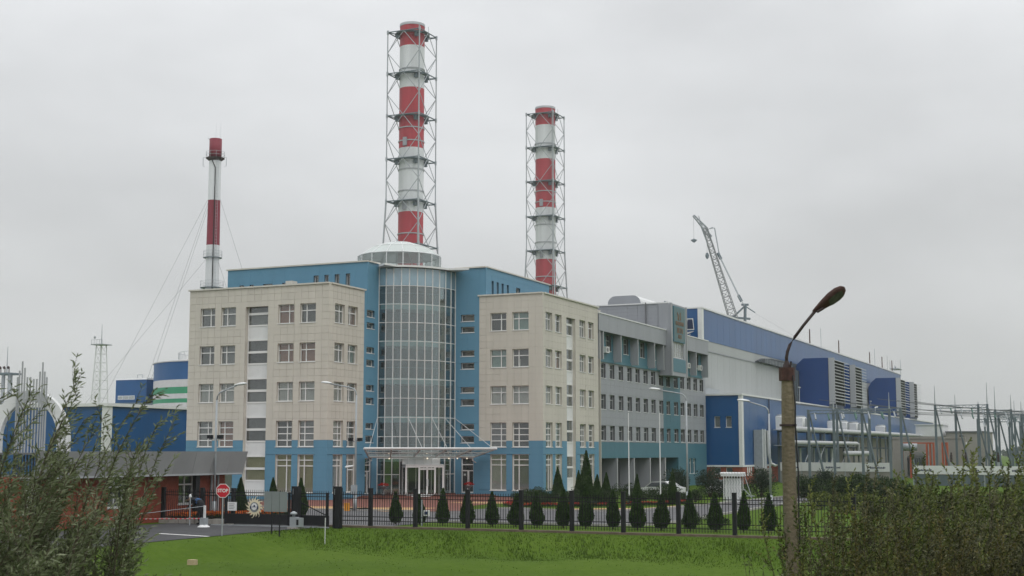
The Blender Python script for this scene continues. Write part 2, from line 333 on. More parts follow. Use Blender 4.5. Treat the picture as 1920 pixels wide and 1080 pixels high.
# ------------------------------------------------------------------ windows and facades
WC = {}
def win_meshes(w, h, xs, zs, fr=.06, fm='white_pvc'):
    key = (round(w,2), round(h,2), tuple(xs), tuple(zs), fm)
    if key in WC: return WC[key]
    D0, D1 = .20, .27
    f = MB(); f.box((0,D0,0),(fr,D1,h)); f.box((w-fr,D0,0),(w,D1,h)); f.box((fr,D0,0),(w-fr,D1,fr)); f.box((fr,D0,h-fr),(w-fr,D1,h))
    X = [0]+[x*w for x in xs]+[w]; Z = [0]+[z*h for z in zs]+[h]
    for x in X[1:-1]: f.box((x-.04,D0-.012,fr),(x+.04,D1-.01,h-fr))
    for z in Z[1:-1]: f.box((fr,D0-.006,z-.04),(w-fr,D1-.02,z+.04))
    frame = f.mesh('window',fm); panes = []
    for i in range(len(X)-1):
        for j in range(len(Z)-1):
            p = MB(); p.box((X[i]+.02,.235,Z[j]+.02),(X[i+1]-.02,.245,Z[j+1]-.02)); panes.append(p.mesh('pane','window_glass'))
    s = MB(); s.box((-.05,-.05,-.05),(w+.05,.22,-.003)); sill = s.mesh('sill','white_trim')
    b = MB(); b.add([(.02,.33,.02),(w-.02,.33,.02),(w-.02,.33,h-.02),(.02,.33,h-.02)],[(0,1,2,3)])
    backings = {}
    for k in ('blind_beige','blind_white','blind_teal','blind_rose','blind_grey','blind_yellow','room','room_mid'): backings[k] = b.mesh('blind',k)  # room sheets are no blinds, they paint the dark inside behind the glass
    WC[key] = (frame, panes, sill, backings); return WC[key]
def window(root, at, rz, w, h, xs=(.36,), zs=(.66,), blind=None, sill=True, name='window', fm='white_pvc'):
    fr, pn, sl_, bl = win_meshes(w, h, xs, zs, fm=fm)
    o = put(name, fr, root, at, rz)
    for p in pn: link('pane', p, o)
    if sill: link('sill', sl_, o)
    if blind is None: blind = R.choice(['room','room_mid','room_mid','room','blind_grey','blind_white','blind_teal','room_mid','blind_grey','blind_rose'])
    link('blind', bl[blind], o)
    if name == 'window' and len(xs) == 1 and w > 1.2 and R.random() < .16:
        x0, x1 = (xs[0]*w+.05, w-.07) if xs[0] < .5 else (.07, xs[0]*w-.05)
        key = (round(x0,2), round(x1,2), round(h,2), len(zs))
        if key not in SASH:
            zt = (zs[0]*h if len(zs) == 1 else h*.24)-.06; f = MB(); wd_ = x1-x0
            for a, b in (((0,0,0),(.05,.04,zt)),((wd_-.05,0,0),(wd_,.04,zt)),((.05,0,0),(wd_-.05,.04,.05)),((.05,0,zt-.05),(wd_-.05,.04,zt))): f.box(a,b)
            SASH[key] = f.mesh('open_sash', fm)
        q = link('open_sash', SASH[key], o); q.location = (x0,.255,.06); q.rotation_euler = (-.11,0,0)
    return o
SASH = {}
def slit(root, at, rz, w, h): return window(root, at, rz, w, h, (), (), 'room_mid' if R.random() < .6 else 'room', True, 'slit_window')
def holes_grid(s0, s1, z0, z1, holes):
    ss = sorted({s0,s1}|{min(max(x,s0),s1) for h in holes for x in h[:2]}); zz = sorted({z0,z1}|{min(max(x,z0),z1) for h in holes for x in h[2:4]})
    for a, b in zip(ss[:-1], ss[1:]):
        for c_, d in zip(zz[:-1], zz[1:]):
            m, n = (a+b)/2, (c_+d)/2
            if b-a > 1e-4 and d-c_ > 1e-4 and not any(h[0] < m < h[1] and h[2] < n < h[3] for h in holes): yield a, b, c_, d
def P3(face, k, s, z, dep):          # face 'v': wall at v=k looking to -v, s=u.  face 'u': wall at u=k looking to +u, s=v.  dep = depth inwards
    return (s, k+dep, z) if face == 'v' else (k-dep, s, z)
def wall_sheet(root, name, face, k, s0, s1, z0, z1, holes, m, reveal=.36, dep=.03, reveal_m=None):
    b = MB()
    for a, c_, d, e in holes_grid(s0, s1, z0, z1, holes): b.add([P3(face,k,a,d,dep),P3(face,k,c_,d,dep),P3(face,k,c_,e,dep),P3(face,k,a,e,dep)],[(0,1,2,3)])
    b.mi = 1
    for h in holes:
        a, c_, d, e = max(h[0],s0), min(h[1],s1), max(h[2],z0), min(h[3],z1)
        if c_ <= a or e <= d: continue
        rv = h[4] if len(h) > 4 else reveal
        A = [P3(face,k,a,d,0),P3(face,k,c_,d,0),P3(face,k,c_,e,0),P3(face,k,a,e,0)]; B = [P3(face,k,a,d,rv),P3(face,k,c_,d,rv),P3(face,k,c_,e,rv),P3(face,k,a,e,rv)]
        sides = []
        if h[2] >= z0: sides.append((0,1,5,4))
        if h[0] >= s0: sides.append((3,0,4,7))
        if h[3] <= z1: sides.append((2,3,7,6))
        if h[1] <= s1: sides.append((1,2,6,5))
        b.add(A+B, sides)
    return b.build(name, [m, reveal_m or m], root)
PANEL_LEFT = [300]; PC = {}
def panels(root, wallobj, face, k, s0, s1, z0, z1, holes, cw, ch, m, single=False, gap=.012, dep=.03, smin=.05):
    ns = max(1, round((s1-s0)/cw)); nz_ = max(1, round((z1-z0)/ch)); cw = (s1-s0)/ns; ch = (z1-z0)/nz_; rest = MB(); used = False
    for i in range(ns):
        for j in range(nz_):
            cs0, cs1, cz0, cz1 = s0+i*cw, s0+(i+1)*cw, z0+j*ch, z0+(j+1)*ch
            hs = [h for h in holes if h[0] < cs1 and h[1] > cs0 and h[2] < cz1 and h[3] > cz0]
            for a, c_, d, e in holes_grid(cs0, cs1, cz0, cz1, hs):
                ga = gap if a == cs0 else 0; gc = gap if c_ == cs1 else 0; gd = gap if d == cz0 else 0; ge = gap if e == cz1 else 0
                a2, c2, d2, e2 = a+ga/2, c_-gc/2, d+gd/2, e-ge/2
                if c2-a2 < smin or e2-d2 < smin: continue
                if single and PANEL_LEFT[0] > 0 and not hs:
                    key = (round(c2-a2,3), round(e2-d2,3), m)
                    if key not in PC:
                        w, h = c2-a2, e2-d2; bv = .006
                        PC[key] = MB().add([(0,dep,0),(w,dep,0),(w,dep,h),(0,dep,h),(bv,0,bv),(w-bv,0,bv),(w-bv,0,h-bv),(bv,0,h-bv)],
                                           [(4,5,6,7),(0,1,5,4),(1,2,6,5),(2,3,7,6),(3,0,4,7)]).mesh('panel', m)
                    put('panel', PC[key], wallobj, P3(face,k,a2,d2,0), 0 if face == 'v' else PI/2); PANEL_LEFT[0] -= 1
                else:
                    q = [P3(face,k,a2,d2,dep),P3(face,k,c2,d2,dep),P3(face,k,c2,e2,dep),P3(face,k,a2,e2,dep),P3(face,k,a2,d2,0),P3(face,k,c2,d2,0),P3(face,k,c2,e2,0),P3(face,k,a2,e2,0)]
                    rest.add(q, [(4,5,6,7),(0,1,5,4),(1,2,6,5),(2,3,7,6),(3,0,4,7)]); used = True
    if used: tag(rest.build('cladding', m, wallobj), kind='stuff')

# ------------------------------------------------------------------ the office building (cream wings, blue base, glass tower)
OB = thing('office_building', 'cream and blue office building with round glass entrance tower and dome', 'building', (-60.85,111.12,0))
ZB = 4.97; ZT = 18.1
ROWS = [(14.88,16.51),(11.55,13.18),(8.25,9.88),(4.42,6.61),(.58,3.78)]
def zone(face, k, s0, s1, wins, recess=None, single=False):
    holes = [(a,b,c_,d) for (a,b) in wins for (c_,d) in ROWS]
    if recess: holes.append((recess[0], recess[1], .25, 16.45, recess[2]))
    for z0, z1, m, jm in ((0.0,ZB,'sky_blue','sky_blue_joint'),(ZB+.004,ZT,'cream','cream_joint')):
        w = wall_sheet(OB, 'wall', face, k, s0, s1, z0, z1, holes, jm, reveal_m='cream' if m == 'cream' else 'coping')
        panels(OB, w, face, k, s0, s1, z0, z1, holes, .68 if m == 'cream' else 1.2, .60, m, single and m == 'cream', gap=.010 if m == 'cream' else .008)
    rz = 0 if face == 'v' else PI/2
    for n, (a, b) in enumerate(wins):
        for q, (c_, d) in enumerate(ROWS):
            x = .64 if n % 2 == 0 else .36
            zs = (.64,) if q < 3 else ((.25,.5,.75) if q == 3 else (.70,.85))
            bl = None
            if q == 4: bl = R.choice(['blind_beige','blind_beige','blind_white','blind_grey'])
            if q == 2: bl = R.choice(['blind_white','blind_grey','blind_white'])
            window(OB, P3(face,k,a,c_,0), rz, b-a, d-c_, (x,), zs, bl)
zone('v', 97.1, -75.3, -60.85, [(-74.1,-72.52),(-71.89,-70.33),(-65.95,-64.34),(-63.73,-62.17)], (-69.3,-66.98,.52), True)
zone('u', -60.85, 97.1, 102.9, [(98.03,99.59),(100.2,101.77)], None, True)
zone('v', 111.12, -53.6, -47.29, [(-52.47,-50.88),(-50.28,-48.68)], None, True)
zone('u', -47.29, 111.12, 125.0, [(111.77,113.3),(113.98,115.53),(120.04,121.58),(122.3,123.78)], (116.73,118.95,.44), True)
# tall recessed glazing strips
def strip(face, k, s0, s1, dep):
    rz = 0 if face == 'v' else PI/2; z = 16.45; w = s1-s0
    pat = [('g',.50),('b',.2)]+[('g',.85),('b',.13),('p',1.13),('b',.13),('g',.88),('b',.2)]*5
    fr = MB(); zz = z
    for typ, h in pat:
        z0 = max(.25, zz-h)
        if typ == 'b': fr.box((s0,k+dep-.10,z0) if face == 'v' else (k-dep+.02,s0,z0), (s1,k+dep-.02,zz) if face == 'v' else (k-dep+.10,s1,zz))
        else:
            me = MB().box((0,0,0),(w,.03,zz-z0)).mesh('pane','window_glass' if typ == 'g' else 'white_trim')
            put('pane' if typ == 'g' else 'spandrel', me, OB, P3(face,k,s0,z0,dep-.06), rz)
            if typ == 'g': put('blind', MB().box((0,0,0),(w,.02,zz-z0)).mesh('blind', R.choice(['room_mid','blind_grey','room'] if zz > 4 else ['blind_beige','blind_white'])), OB, P3(face,k,s0,z0,dep+.08), rz)
        zz = z0
        if zz <= .26: break
    e = .07
    for sa in (s0, s1-e): fr.box((sa,k+dep-.13,.25) if face == 'v' else (k-dep-.02,sa,.25), (sa+e,k+dep-.015,16.45) if face == 'v' else (k-dep+.13,sa+e,16.45))
    fr.build('strip_frame', 'white_pvc', OB)
strip('v', 97.1, -69.28, -67.0, .48); strip('u', -47.29, 116.75, 118.93, .40)
# blue strips beside the tower, with slit windows and side doors
SL = [(15.86,16.48),(14.83,15.36),(12.66,13.19),(11.49,12.06),(9.32,9.85),(8.15,8.72),(5.98,6.5),(4.8,5.4)]
for face, k, s0, s1, a, c_, da, dc in (('u',-60.85,102.9,105.45,103.37,104.72,103.35,104.5), ('v',111.12,-56.05,-53.6,-55.47,-54.1,-55.4,-54.15)):
    holes = [(a,c_,z0,z1) for z0, z1 in SL]+[(da,dc,.3,3.45)]
    ZS = 20.75 if face == 'v' else 18.1
    w = wall_sheet(OB, 'wall', face, k+(-.04 if face == 'u' else .04), s0, s1, 0, ZS, holes, 'sky_blue', dep=.0, reveal_m='sky_blue_joint')
    panels(OB, w, face, k+(-.02 if face == 'u' else .02), s0, s1, 0, ZS, holes, 1.25, 1.1, 'sky_blue', dep=.015, gap=.008)
    rz = 0 if face == 'v' else PI/2
    for z0, z1 in SL: slit(OB, P3(face,k,a,z0,.04), rz, c_-a, z1-z0)
    dw = dc-da
    d = put('side_door', MB().box((0,.15,0),(.09,.24,3.15)).box((dw-.09,.15,0),(dw,.24,3.15)).box((.09,.15,3.07),(dw-.09,.24,3.15)).box((.09,.15,2.5),(dw-.09,.24,2.58)).box((.09,.15,1.95),(dw-.09,.24,2.05))
            .box((.09,.16,0),(dw-.09,.23,.12)).box((.54*dw-.09,.15,.12),(.54*dw+.09,.23,1.95)).mesh('side_door','white_pvc'), OB, P3(face,k,da,.3,0), rz)
    for x0, x1, z0, z1 in ((.09,dw-.09,2.58,3.07),(.09,dw-.09,2.05,2.5),(.09,.54*dw-.09,.12,1.95),(.54*dw+.09,dw-.09,.12,1.95)):
        link('pane', MB().box((x0,.19,z0),(x1,.20,z1)).mesh('pane','window_glass'), d)
    link('door_handle', MB().cyl((.54*dw+.02,.12,.85),(.54*dw+.02,.12,1.25),.025).box((.54*dw,.12,.88),(.54*dw+.04,.16,.92)).mesh('door_handle','galv'), d)
    link('backing', MB().add([(0,.45,0),(dw,.45,0),(dw,.45,3.15),(0,.45,3.15)],[(0,1,2,3)]).mesh('backing','room'), d)
    link('notice', MB().box((.2,.178,1.55),(.42,.188,1.72)).mesh('notice','white_trim'), d)
# raised blue blocks behind the wings
uu = [(-66.49,-65.95),(-65.35,-64.91),(-64.28,-63.78),(-63.13,-62.66)]
holes = [(a,c_,17.9,19.8) for a, c_ in uu]+[(a,c_,17.9,19.3) for a, c_ in ((-74.56,-74.05),(-73.44,-72.97),(-71.94,-70.93),(-69.85,-69.17))]
w = wall_sheet(OB, 'wall', 'v', 103.4, -75.9, -60.85, 17.0, 20.75, holes, 'sky_blue', dep=0, reveal_m='sky_blue_joint')
panels(OB, w, 'v', 103.385, -75.9, -60.85, 17.0, 20.75, holes, 1.25, .62, 'sky_blue', dep=.014, gap=.006)
for h in holes: window(OB, (h[0],103.4,h[2]), 0, h[1]-h[0], h[3]-h[2], (), (), 'room_mid', False, 'roof_window')
w = wall_sheet(OB, 'wall', 'u', -60.85-.04, 103.4, 105.45, 18.1, 20.75, [], 'sky_blue', dep=0)
panels(OB, w, 'u', -60.85-.02, 103.4, 105.45, 18.1, 20.75, [], 1.0, .62, 'sky_blue', dep=.014, gap=.006)
vv = [(112.33,112.8),(113.44,113.92),(114.52,115.01),(115.7,116.19)]
holes = [(a,c_,17.9,19.66) for a, c_ in vv]+[(117.83,118.85,17.9,19.64)]
w = wall_sheet(OB, 'wall', 'u', -52.94, 111.12, 126, 17.0, 20.75, holes, 'sky_blue', dep=0, reveal_m='sky_blue_joint')
panels(OB, w, 'u', -52.925, 111.12, 126, 17.0, 20.75, holes, 1.25, .62, 'sky_blue', dep=.014, gap=.006)
for h in holes: window(OB, (-52.94,h[0],h[2]), PI/2, h[1]-h[0], h[3]-h[2], (), (), 'room_mid' if h[0] < 117 else 'blind_beige', False, 'roof_window')
w = wall_sheet(OB, 'wall', 'v', 111.12+.04, -53.6, -52.94, 18.1, 20.75, [], 'sky_blue', dep=0)
MB().box((-75.3,97.2,0),(-75.28,126,18)).box((-75.9,103.45,17),(-75.88,126,20.7)).build('wall','cream',OB)
MB().box((-75.9,125.9,0),(-47.4,126,18)).build('wall','cream',OB)
# flat roofs and copings
rf = MB().box((-75.25,97.15,17.75),(-60.9,103.38,17.8)).build('roof','grey_dark',OB); MB().box((-52.9,111.2,17.75),(-47.35,125,17.8)).build('roof','grey_dark',OB)
def cop(a, c_, z, t=.13): 
    x0, x1 = sorted((a[0],c_[0])); y0, y1 = sorted((a[1],c_[1])); o = .12
    MB().box((x0-o,y0-o,z),(x1+o,y1+o,z+t)).build('coping','coping',OB)
cop((-75.3,97.1),(-60.97,97.25),ZT+.004); cop((-60.98,97.5),(-60.85,102.9),ZT+.004); cop((-53.6,111.12),(-47.42,111.25),ZT+.004); cop((-47.42,111.5),(-47.29,125.0),ZT+.004)
cop((-75.9,103.4),(-60.97,103.5),20.754,.12); cop((-60.95,103.75),(-60.85,105.3),20.754,.12); cop((-56.0,111.12),(-53.05,111.22),20.754,.12); cop((-53.04,111.46),(-52.94,126),20.754,.12)
MB().box((-66.95,99.6,17.8),(-66.25,100.4,18.9)).build('roof_vent','coping',OB)
for v in (120.6,121.8): MB().cyl((-51.2,v,17.8),(-51.2,v,18.5),.08).cyl((-51.2,v,18.5),(-51.2,v,18.72),.19,.14).build('roof_vent','grey_dark',OB)
# --- glass tower: a quarter ellipse in the inner corner
CU, CV, RU, RV = -60.85, 111.12, 4.8, 5.67
def arc(t, k=1.0): return (CU+RU*k*math.sin(t), CV-RV*k*math.cos(t))
NP = 11; AT = [PI/2*i/NP for i in range(NP+1)]
TZ = [.3,2.0,3.40,5.32,7.02,8.72,10.42,12.12,13.80,15.48,17.13,18.80,20.42]
for i in range(NP):
    (a0, c0), (a1, c1) = arc(AT[i]), arc(AT[i+1])
    for j in range(len(TZ)-1):
        if j <= 1 and 3 <= i <= 7: continue                     # the vestibule stands here
        zz0, zz1 = TZ[j]+.03, TZ[j+1]-.03
        nx, ny = (c1-c0), -(a1-a0); ln = math.hypot(nx, ny); nx, ny = nx/ln*.012, ny/ln*.012
        MB().add([(a0,c0,zz0),(a1,c1,zz0),(a1,c1,zz1),(a0,c0,zz1),(a0-nx,c0-ny,zz0),(a1-nx,c1-ny,zz0),(a1-nx,c1-ny,zz1),(a0-nx,c0-ny,zz1)],
                 [(0,1,2,3),(7,6,5,4),(0,4,5,1),(3,2,6,7)]).build('pane', 'tower_glass_top' if j == len(TZ)-2 else 'tower_glass', OB)
for i, t in enumerate(AT):
    a, c_ = arc(t, 1.004); MB().box((a-.032,c_-.032,.3),(a+.032,c_+.032,20.42)).build('mullion','white_pvc',OB)
for j, z in enumerate(TZ[1:-1]):
    m = MB()
    for i in range(NP):
        if j == 0 and 3 <= i <= 7: continue
        (a0, c0), (a1, c1) = arc(AT[i],1.0), arc(AT[i+1],1.0); m.cyl((a0,c0,z),(a1,c1,z),.03,n=4)
    m.build('transom','white_pvc',OB)
# floors, gallery edges, columns and back walls seen through the glass
for z in (3.55,7.02,10.42,13.80,17.13):
    o_ = [arc(PI/2*i/12,.95) for i in range(13)]; n_ = [arc(PI/2*i/12,.35) for i in range(12,-1,-1)]
    MB().prism(o_+n_, z-.42, z+.12).build('floor_slab','interior_floor',OB)
    g = MB()
    for i in range(12): g.tube([(*arc(PI/2*i/12,.93),z+1.05),(*arc(PI/2*(i+1)/12,.93),z+1.05)],.03,4)
    g.build('handrail','galv',OB)
for t in (.32,1.25):
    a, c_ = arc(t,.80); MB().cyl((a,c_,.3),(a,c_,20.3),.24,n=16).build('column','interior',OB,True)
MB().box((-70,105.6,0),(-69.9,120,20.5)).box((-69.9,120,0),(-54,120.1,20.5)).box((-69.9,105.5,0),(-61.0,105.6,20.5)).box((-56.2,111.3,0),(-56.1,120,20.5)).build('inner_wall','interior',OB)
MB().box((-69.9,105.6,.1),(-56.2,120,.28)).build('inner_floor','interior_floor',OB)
MB().prism([arc(PI/2*i/12,1.03) for i in range(13)]+[(CU-.0,CV)], .02, .29).build('plinth','plaza_red',OB)
# tower roof with its pointed eaves, opening under the dome
bm = bmesh.new(); DC = (-63.4,113.7); DR = 4.0
outer = [(-75.8,103.5),(-60.95,103.5),(-60.95,105.4)]+[arc(PI/2*i/12,1.0) for i in range(13)]+[(-56,111.3),(-53.05,111.3),(-53.05,125.9),(-75.8,125.9)]
for ring in (outer, [(DC[0]+3.8*math.cos(2*PI*i/16),DC[1]+3.8*math.sin(2*PI*i/16)) for i in range(16)]):
    q = [bm.verts.new((x-CU,y-CV,20.45)) for x, y in ring]
    for i in range(len(q)): bm.edges.new((q[i],q[(i+1)%len(q)]))
bmesh.ops.triangle_fill(bm, use_beauty=True, edges=bm.edges[:]); me = bpy.data.meshes.new('roof'); bm.to_mesh(me); bm.free(); me.materials.append(MAT['grey_light']); link('roof', me, OB)
ev = [(-59.4,103.85),(-59.1,105.6)]+[arc(PI/2*i/12,1.07) for i in range(2,11)]+[(-56.3,109.3),(-54.1,110.0),(-55.6,111.0)]+[arc(PI/2*i/12,.97) for i in range(12,-1,-1)]+[(-60.7,105.0)]
bm = bmesh.new(); lo = [bm.verts.new((x-CU,y-CV,20.46)) for x, y in ev]
f = bm.faces.new(lo); r_ = bmesh.ops.extrude_face_region(bm, geom=[f]); bmesh.ops.translate(bm, verts=[g for g in r_['geom'] if isinstance(g,bmesh.types.BMVert)], vec=(0,0,.16)); bmesh.ops.triangulate(bm, faces=bm.faces[:])
me = bpy.data.meshes.new('eave'); bm.to_mesh(me); bm.free(); me.materials.append(MAT['white_trim']); link('eave', me, OB)
# dome: drum, two rows of facets, ribs
ND = 16; rings = [(4.0,20.6),(4.0,22.65),(2.75,23.5),(1.2,23.98),(.02,24.08)]
def dp(i, k): t = 2*PI*(i+.5)/ND; return (DC[0]+rings[k][0]*math.cos(t), DC[1]+rings[k][0]*math.sin(t), rings[k][1])
for k in range(4):
    for i in range(ND):
        q = [dp(i,k),dp(i+1,k),dp(i+1,k+1),dp(i,k+1)]
        MB().add(q,[(0,1,2,3)]).build('dome_pane','dome_glass' if k == 0 else 'dome_white',OB)
for i in range(ND):
    m = MB()
    for k in range(4): m.cyl(dp(i,k),dp(i,k+1),.05 if k < 3 else .03,n=5)
    m.build('dome_rib','white_steel',OB)
for k in range(4):
    m = MB()
    for i in range(ND): m.cyl(dp(i,k),dp(i+1,k),.06 if k == 1 else .045,n=5)
    m.build('dome_ring','white_steel',OB)
# vestibule with double door
NN, DD = Vector((.7071,-.7071)), Vector((.7071,.7071))
def dg(a, c_, z): p = Vector((CU,CV))+NN*c_+DD*a; return (p.x,p.y,z)      # a along the front, c_ outwards on the diagonal
def dbox(m, a0, a1, c0, c1, z0, z1):
    v = [dg(a,c_,z) for z in (z0,z1) for a, c_ in ((a0,c0),(a1,c0),(a1,c1),(a0,c1))]
    m.add(v,[(0,1,2,3),(7,6,5,4),(4,5,1,0),(5,6,2,1),(6,7,3,2),(7,4,0,3)])
VX = [-1.75,-.7,.05,.8,1.75]
VX = [-1.95,-.75,-.02,.70,1.45]
m = MB()
for x in VX: dbox(m, x-.07,x+.07,6.0,6.12,.3,2.75)
dbox(m,-2.02,1.52,5.99,6.13,2.62,2.80); dbox(m,-.68,.63,6.0,6.12,2.42,2.56)
for x in (-1.95,1.45):
    dbox(m,x-.06,x+.06,4.9,5.98,2.62,2.78); dbox(m,x-.06,x+.06,4.9,5.0,.3,2.62)
vest = m.build('vestibule','white_pvc',OB)
for x0, x1 in zip(VX[:-1],VX[1:]):
    m = MB(); dbox(m,x0+.07,x1-.07,6.04,6.055,.32,2.6); m.build('pane','window_glass',vest)
m = MB(); dbox(m,-2.0,1.5,4.9,6.1,2.81,2.9); m.build('vestibule_roof','white_trim',vest)
for x in (-1.95,1.45):
    m = MB(); dbox(m,x-.01,x+.01,5.0,5.98,.3,2.6); m.build('pane','window_glass',vest)
m = MB()
for x in (-.10,.08): m.cyl(dg(x,6.18,1.0),dg(x,6.18,1.6),.025)
m.build('door_handle','galv',vest)
m = MB(); dbox(m,-2.0,1.5,4.85,5.0,2.9,3.4); m.build('fascia_panel','white_pvc',OB)
# canopy: white frame, glass, hangers, downlights, drain pipes
CL0, CL1, CLB0, CLB1 = -6.25, 6.1, -5.2, 4.7
ZF, ZK = 4.28, 3.55
m = MB(); m.cyl(dg(CL0,8.0,ZF),dg(CL1,7.2,ZF),.11); m.cyl(dg(CLB0,5.55,ZK),dg(CLB1,5.2,ZK),.09); m.cyl(dg((CL0+CLB0)/2,6.8,(ZF+ZK)/2),dg((CL1+CLB1)/2,6.3,(ZF+ZK)/2),.05)
for t in (.0,.2,.42,.62,.82,1.0): m.cyl(dg(CL0+(CL1-CL0)*t,8.0-.8*t,ZF),dg(CLB0+(CLB1-CLB0)*t,5.55-.35*t,ZK),.075)
m.build('canopy_frame','white_steel',OB)
TT = [0,.2,.42,.62,.82,1.0]
for t0, t1 in zip(TT[:-1],TT[1:]):
    MB().add([dg(CL0+(CL1-CL0)*t0,8.0-.8*t0,ZF+.1),dg(CL0+(CL1-CL0)*t1,8.0-.8*t1,ZF+.1),dg(CLB0+(CLB1-CLB0)*t1,5.55-.35*t1,ZK+.1),dg(CLB0+(CLB1-CLB0)*t0,5.55-.35*t0,ZK+.1)],[(0,1,2,3)]).build('canopy_pane','dome_glass',OB)
for t, k in ((.04,0),(.21,2),(.43,4),(.62,7),(.80,9),(.97,11)):
    a, c_ = arc(AT[k],1.01); MB().cyl((a,c_,7.0),dg(CL0+(CL1-CL0)*t,7.9-.8*t,ZF+.05),.024,n=5).build('hanger','white_steel',OB)
for a in (-3.3,.2,2.2,3.0,3.9): MB().cyl(dg(a,5.4,ZK-.2),dg(a,5.4,ZK-.1),.06,n=8).build('downlight','downlight',OB)
for a, c_, a2, c2 in ((CLB0+.3,5.5,-5.9,4.95),(CLB1-.2,5.2,5.35,4.55)):
    MB().tube([dg(a,c_,ZK-.05),dg(a,c_,ZK-.3),dg(a2,c2,ZK-.75),dg(a2,c2,.05)],.06,8).build('drain_pipe','white_pvc',OB)
m = MB()
for k in range(3): dbox(m,-7.5,6.5,5.6+.35*k,5.95+.35*k,.025,.24-.07*k)
solo(m, 'entrance_steps', 'plaza_red', (-56,106,0), kind='structure')
for a, lab in ((-4.2,'red flower bowl on the paving left of the main entrance doors'),(3.6,'red flower bowl on the paving right of the main entrance doors')):
    p = dg(a,6.9,.24); fb = thing('flower_bowl', lab, 'planter', p, group='flower bowls by the entrance')
    MB().lathe(p,[(.16,0),(.2,.08),(.06,.14),(.06,.5),(.30,.72),(.36,.8),(.33,.8)],14).build('bowl','grey_dark',fb,True)
    f = MB()
    for i in range(420):
        t = R.random()*2*PI; r = .48*math.sqrt(R.random()); q = Vector((p[0]+r*math.cos(t),p[1]+r*math.sin(t),p[2]+.78+.32*(1-(r/.6)**2)*R.uniform(.6,1))); d1 = Vector((R.uniform(-1,1),R.uniform(-1,1),R.uniform(-.3,1)))*.05; d2 = Vector((R.uniform(-1,1),R.uniform(-1,1),R.uniform(-1,1)))*.05
        f.add([q,q+d1,q+d1+d2,q+d2],[(0,1,2,3)])
    f.build('flowers','flower_red',fb)

# ------------------------------------------------------------------ grey and teal office annex
AX = thing('office_annex', 'grey and teal four storey annex with sign bay behind the cream wing', 'building', (-48.1,145,0))
UG, UO, UB = -48.1, -47.2, -46.55
cols = [(125.6,127.06),(128.15,129.6),(130.77,132.24),(133.45,134.88),(136.06,137.47),(138.59,140.11),(141.23,142.7),(143.86,145.44),(146.57,147.9),(149.33,150.9),(151.82,153.32),(154.47,155.93),(157.07,158.62),(159.67,161.21)]
cols = [(a*1.0171,c_*1.0171) for a, c_ in cols]
hw = [(a,c_,z0,z1) for a, c_ in cols for z0, z1 in ((11.4,12.86),(8.26,9.75),(5.12,6.6))]
E0, E1 = 124.0, 164.9
TS0, TS1 = 147.9, 154.3
for s0, s1, m, jm in ((E0,TS0,'grey_clad','grey_joint'),(TS0,TS1,'teal','teal'),(TS1,E1,'grey_clad','grey_joint')):
    hh = [h for h in hw if s0-.3 < h[0] and h[1] < s1+.8 and (h[0]+h[1])/2 > s0 and (h[0]+h[1])/2 < s1]
    w = wall_sheet(AX,'wall','u',UG,s0,s1,4.98,13.2,[h for h in hw if h[0] < s1 and h[1] > s0],jm,reveal_m='grey_dark')
    panels(AX,w,'u',UG,s0,s1,4.98,13.2,[h for h in hw if h[0] < s1 and h[1] > s0],1.31,.82,m,gap=.012)
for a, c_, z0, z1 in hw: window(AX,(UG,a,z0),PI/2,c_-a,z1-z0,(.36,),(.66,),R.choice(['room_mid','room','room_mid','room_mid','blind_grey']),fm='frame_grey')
port = [(127.6,153.3,0.0,3.35,3.0),(157.55,158.8,1.42,3.2,.36),(159.1,160.35,1.42,3.2,.36)]
w = wall_sheet(AX,'wall','u',UG,E0,E1,0,4.97,port,'teal',dep=0)
panels(AX,w,'u',UG+.015,E0,E1,0,4.97,port,2.6,1.6,'teal',dep=.014,gap=.01)
for h in port[1:]: window(AX,(UG,h[0],h[2]),PI/2,h[1]-h[0],h[3]-h[2],(),(.7,),'blind_grey')
MB().add([(UG-3.0,127.6,.0),(UG-3.0,153.3,0),(UG-3.0,153.3,3.35),(UG-3.0,127.6,3.35)],[(0,1,2,3)]).build('portico_wall','blind_grey',AX)
for k, v in enumerate((132.35,137.6,142.9,148.25)):
    MB().box((UG-1.6,v-.12,0),(UG-.01,v+.12,3.34)).build('column','grey_clad',AX); MB().box((UG+.002,v-.14,0),(UG+.06,v+.14,3.34)).build('column_edge','grey_light',AX)
for v in (128.6,130.2,133.9,135.6,139.2,141.0): 
    MB().box((UG-2.96,v,.1),(UG-2.9,v+1.1,2.9)).build('portico_glazing','room',AX)
    MB().box((UG-2.89,v+.5,.1),(UG-2.85,v+.56,2.9)).build('portico_mullion','white_pvc',AX)
MB().box((UG-2.9,149.0,.0),(UG-2.5,153.2,3.3)).build('portico_door','black_steel',AX)
# top storey: recessed teal wall, deep fins, grey fascia
hs4 = [(a,c_,14.2,15.85) for a, c_ in ((129.3,130.9),(134.6,136.2),(139.9,141.5),(144.2,145.3),(155.8,157.4),(160.4,162))]
w = wall_sheet(AX,'wall','u',UG,E0,E1,13.2,16.0,hs4,'teal',dep=0,reveal_m='grey_dark')
panels(AX,w,'u',UG+.015,E0,E1,13.2,16.0,hs4,2.62,.95,'teal',dep=.014,gap=.01)
for a, c_, z0, z1 in hs4: window(AX,(UG,a,z0),PI/2,c_-a,z1-z0,(.5,),(.66,),R.choice(['room_mid','room','blind_rose']),fm='frame_grey')
for v in (125.3,126.3,131.5,136.8,142.4,145.6,154.4,158.2,163.2):
    MB().box((UG+.02,v-.07,13.12),(UO-.05,v+.07,15.9)).build('fin','grey_clad',AX); MB().box((UO-.048,v-.09,13.12),(UO,v+.09,15.9)).build('fin_edge','grey_light',AX)
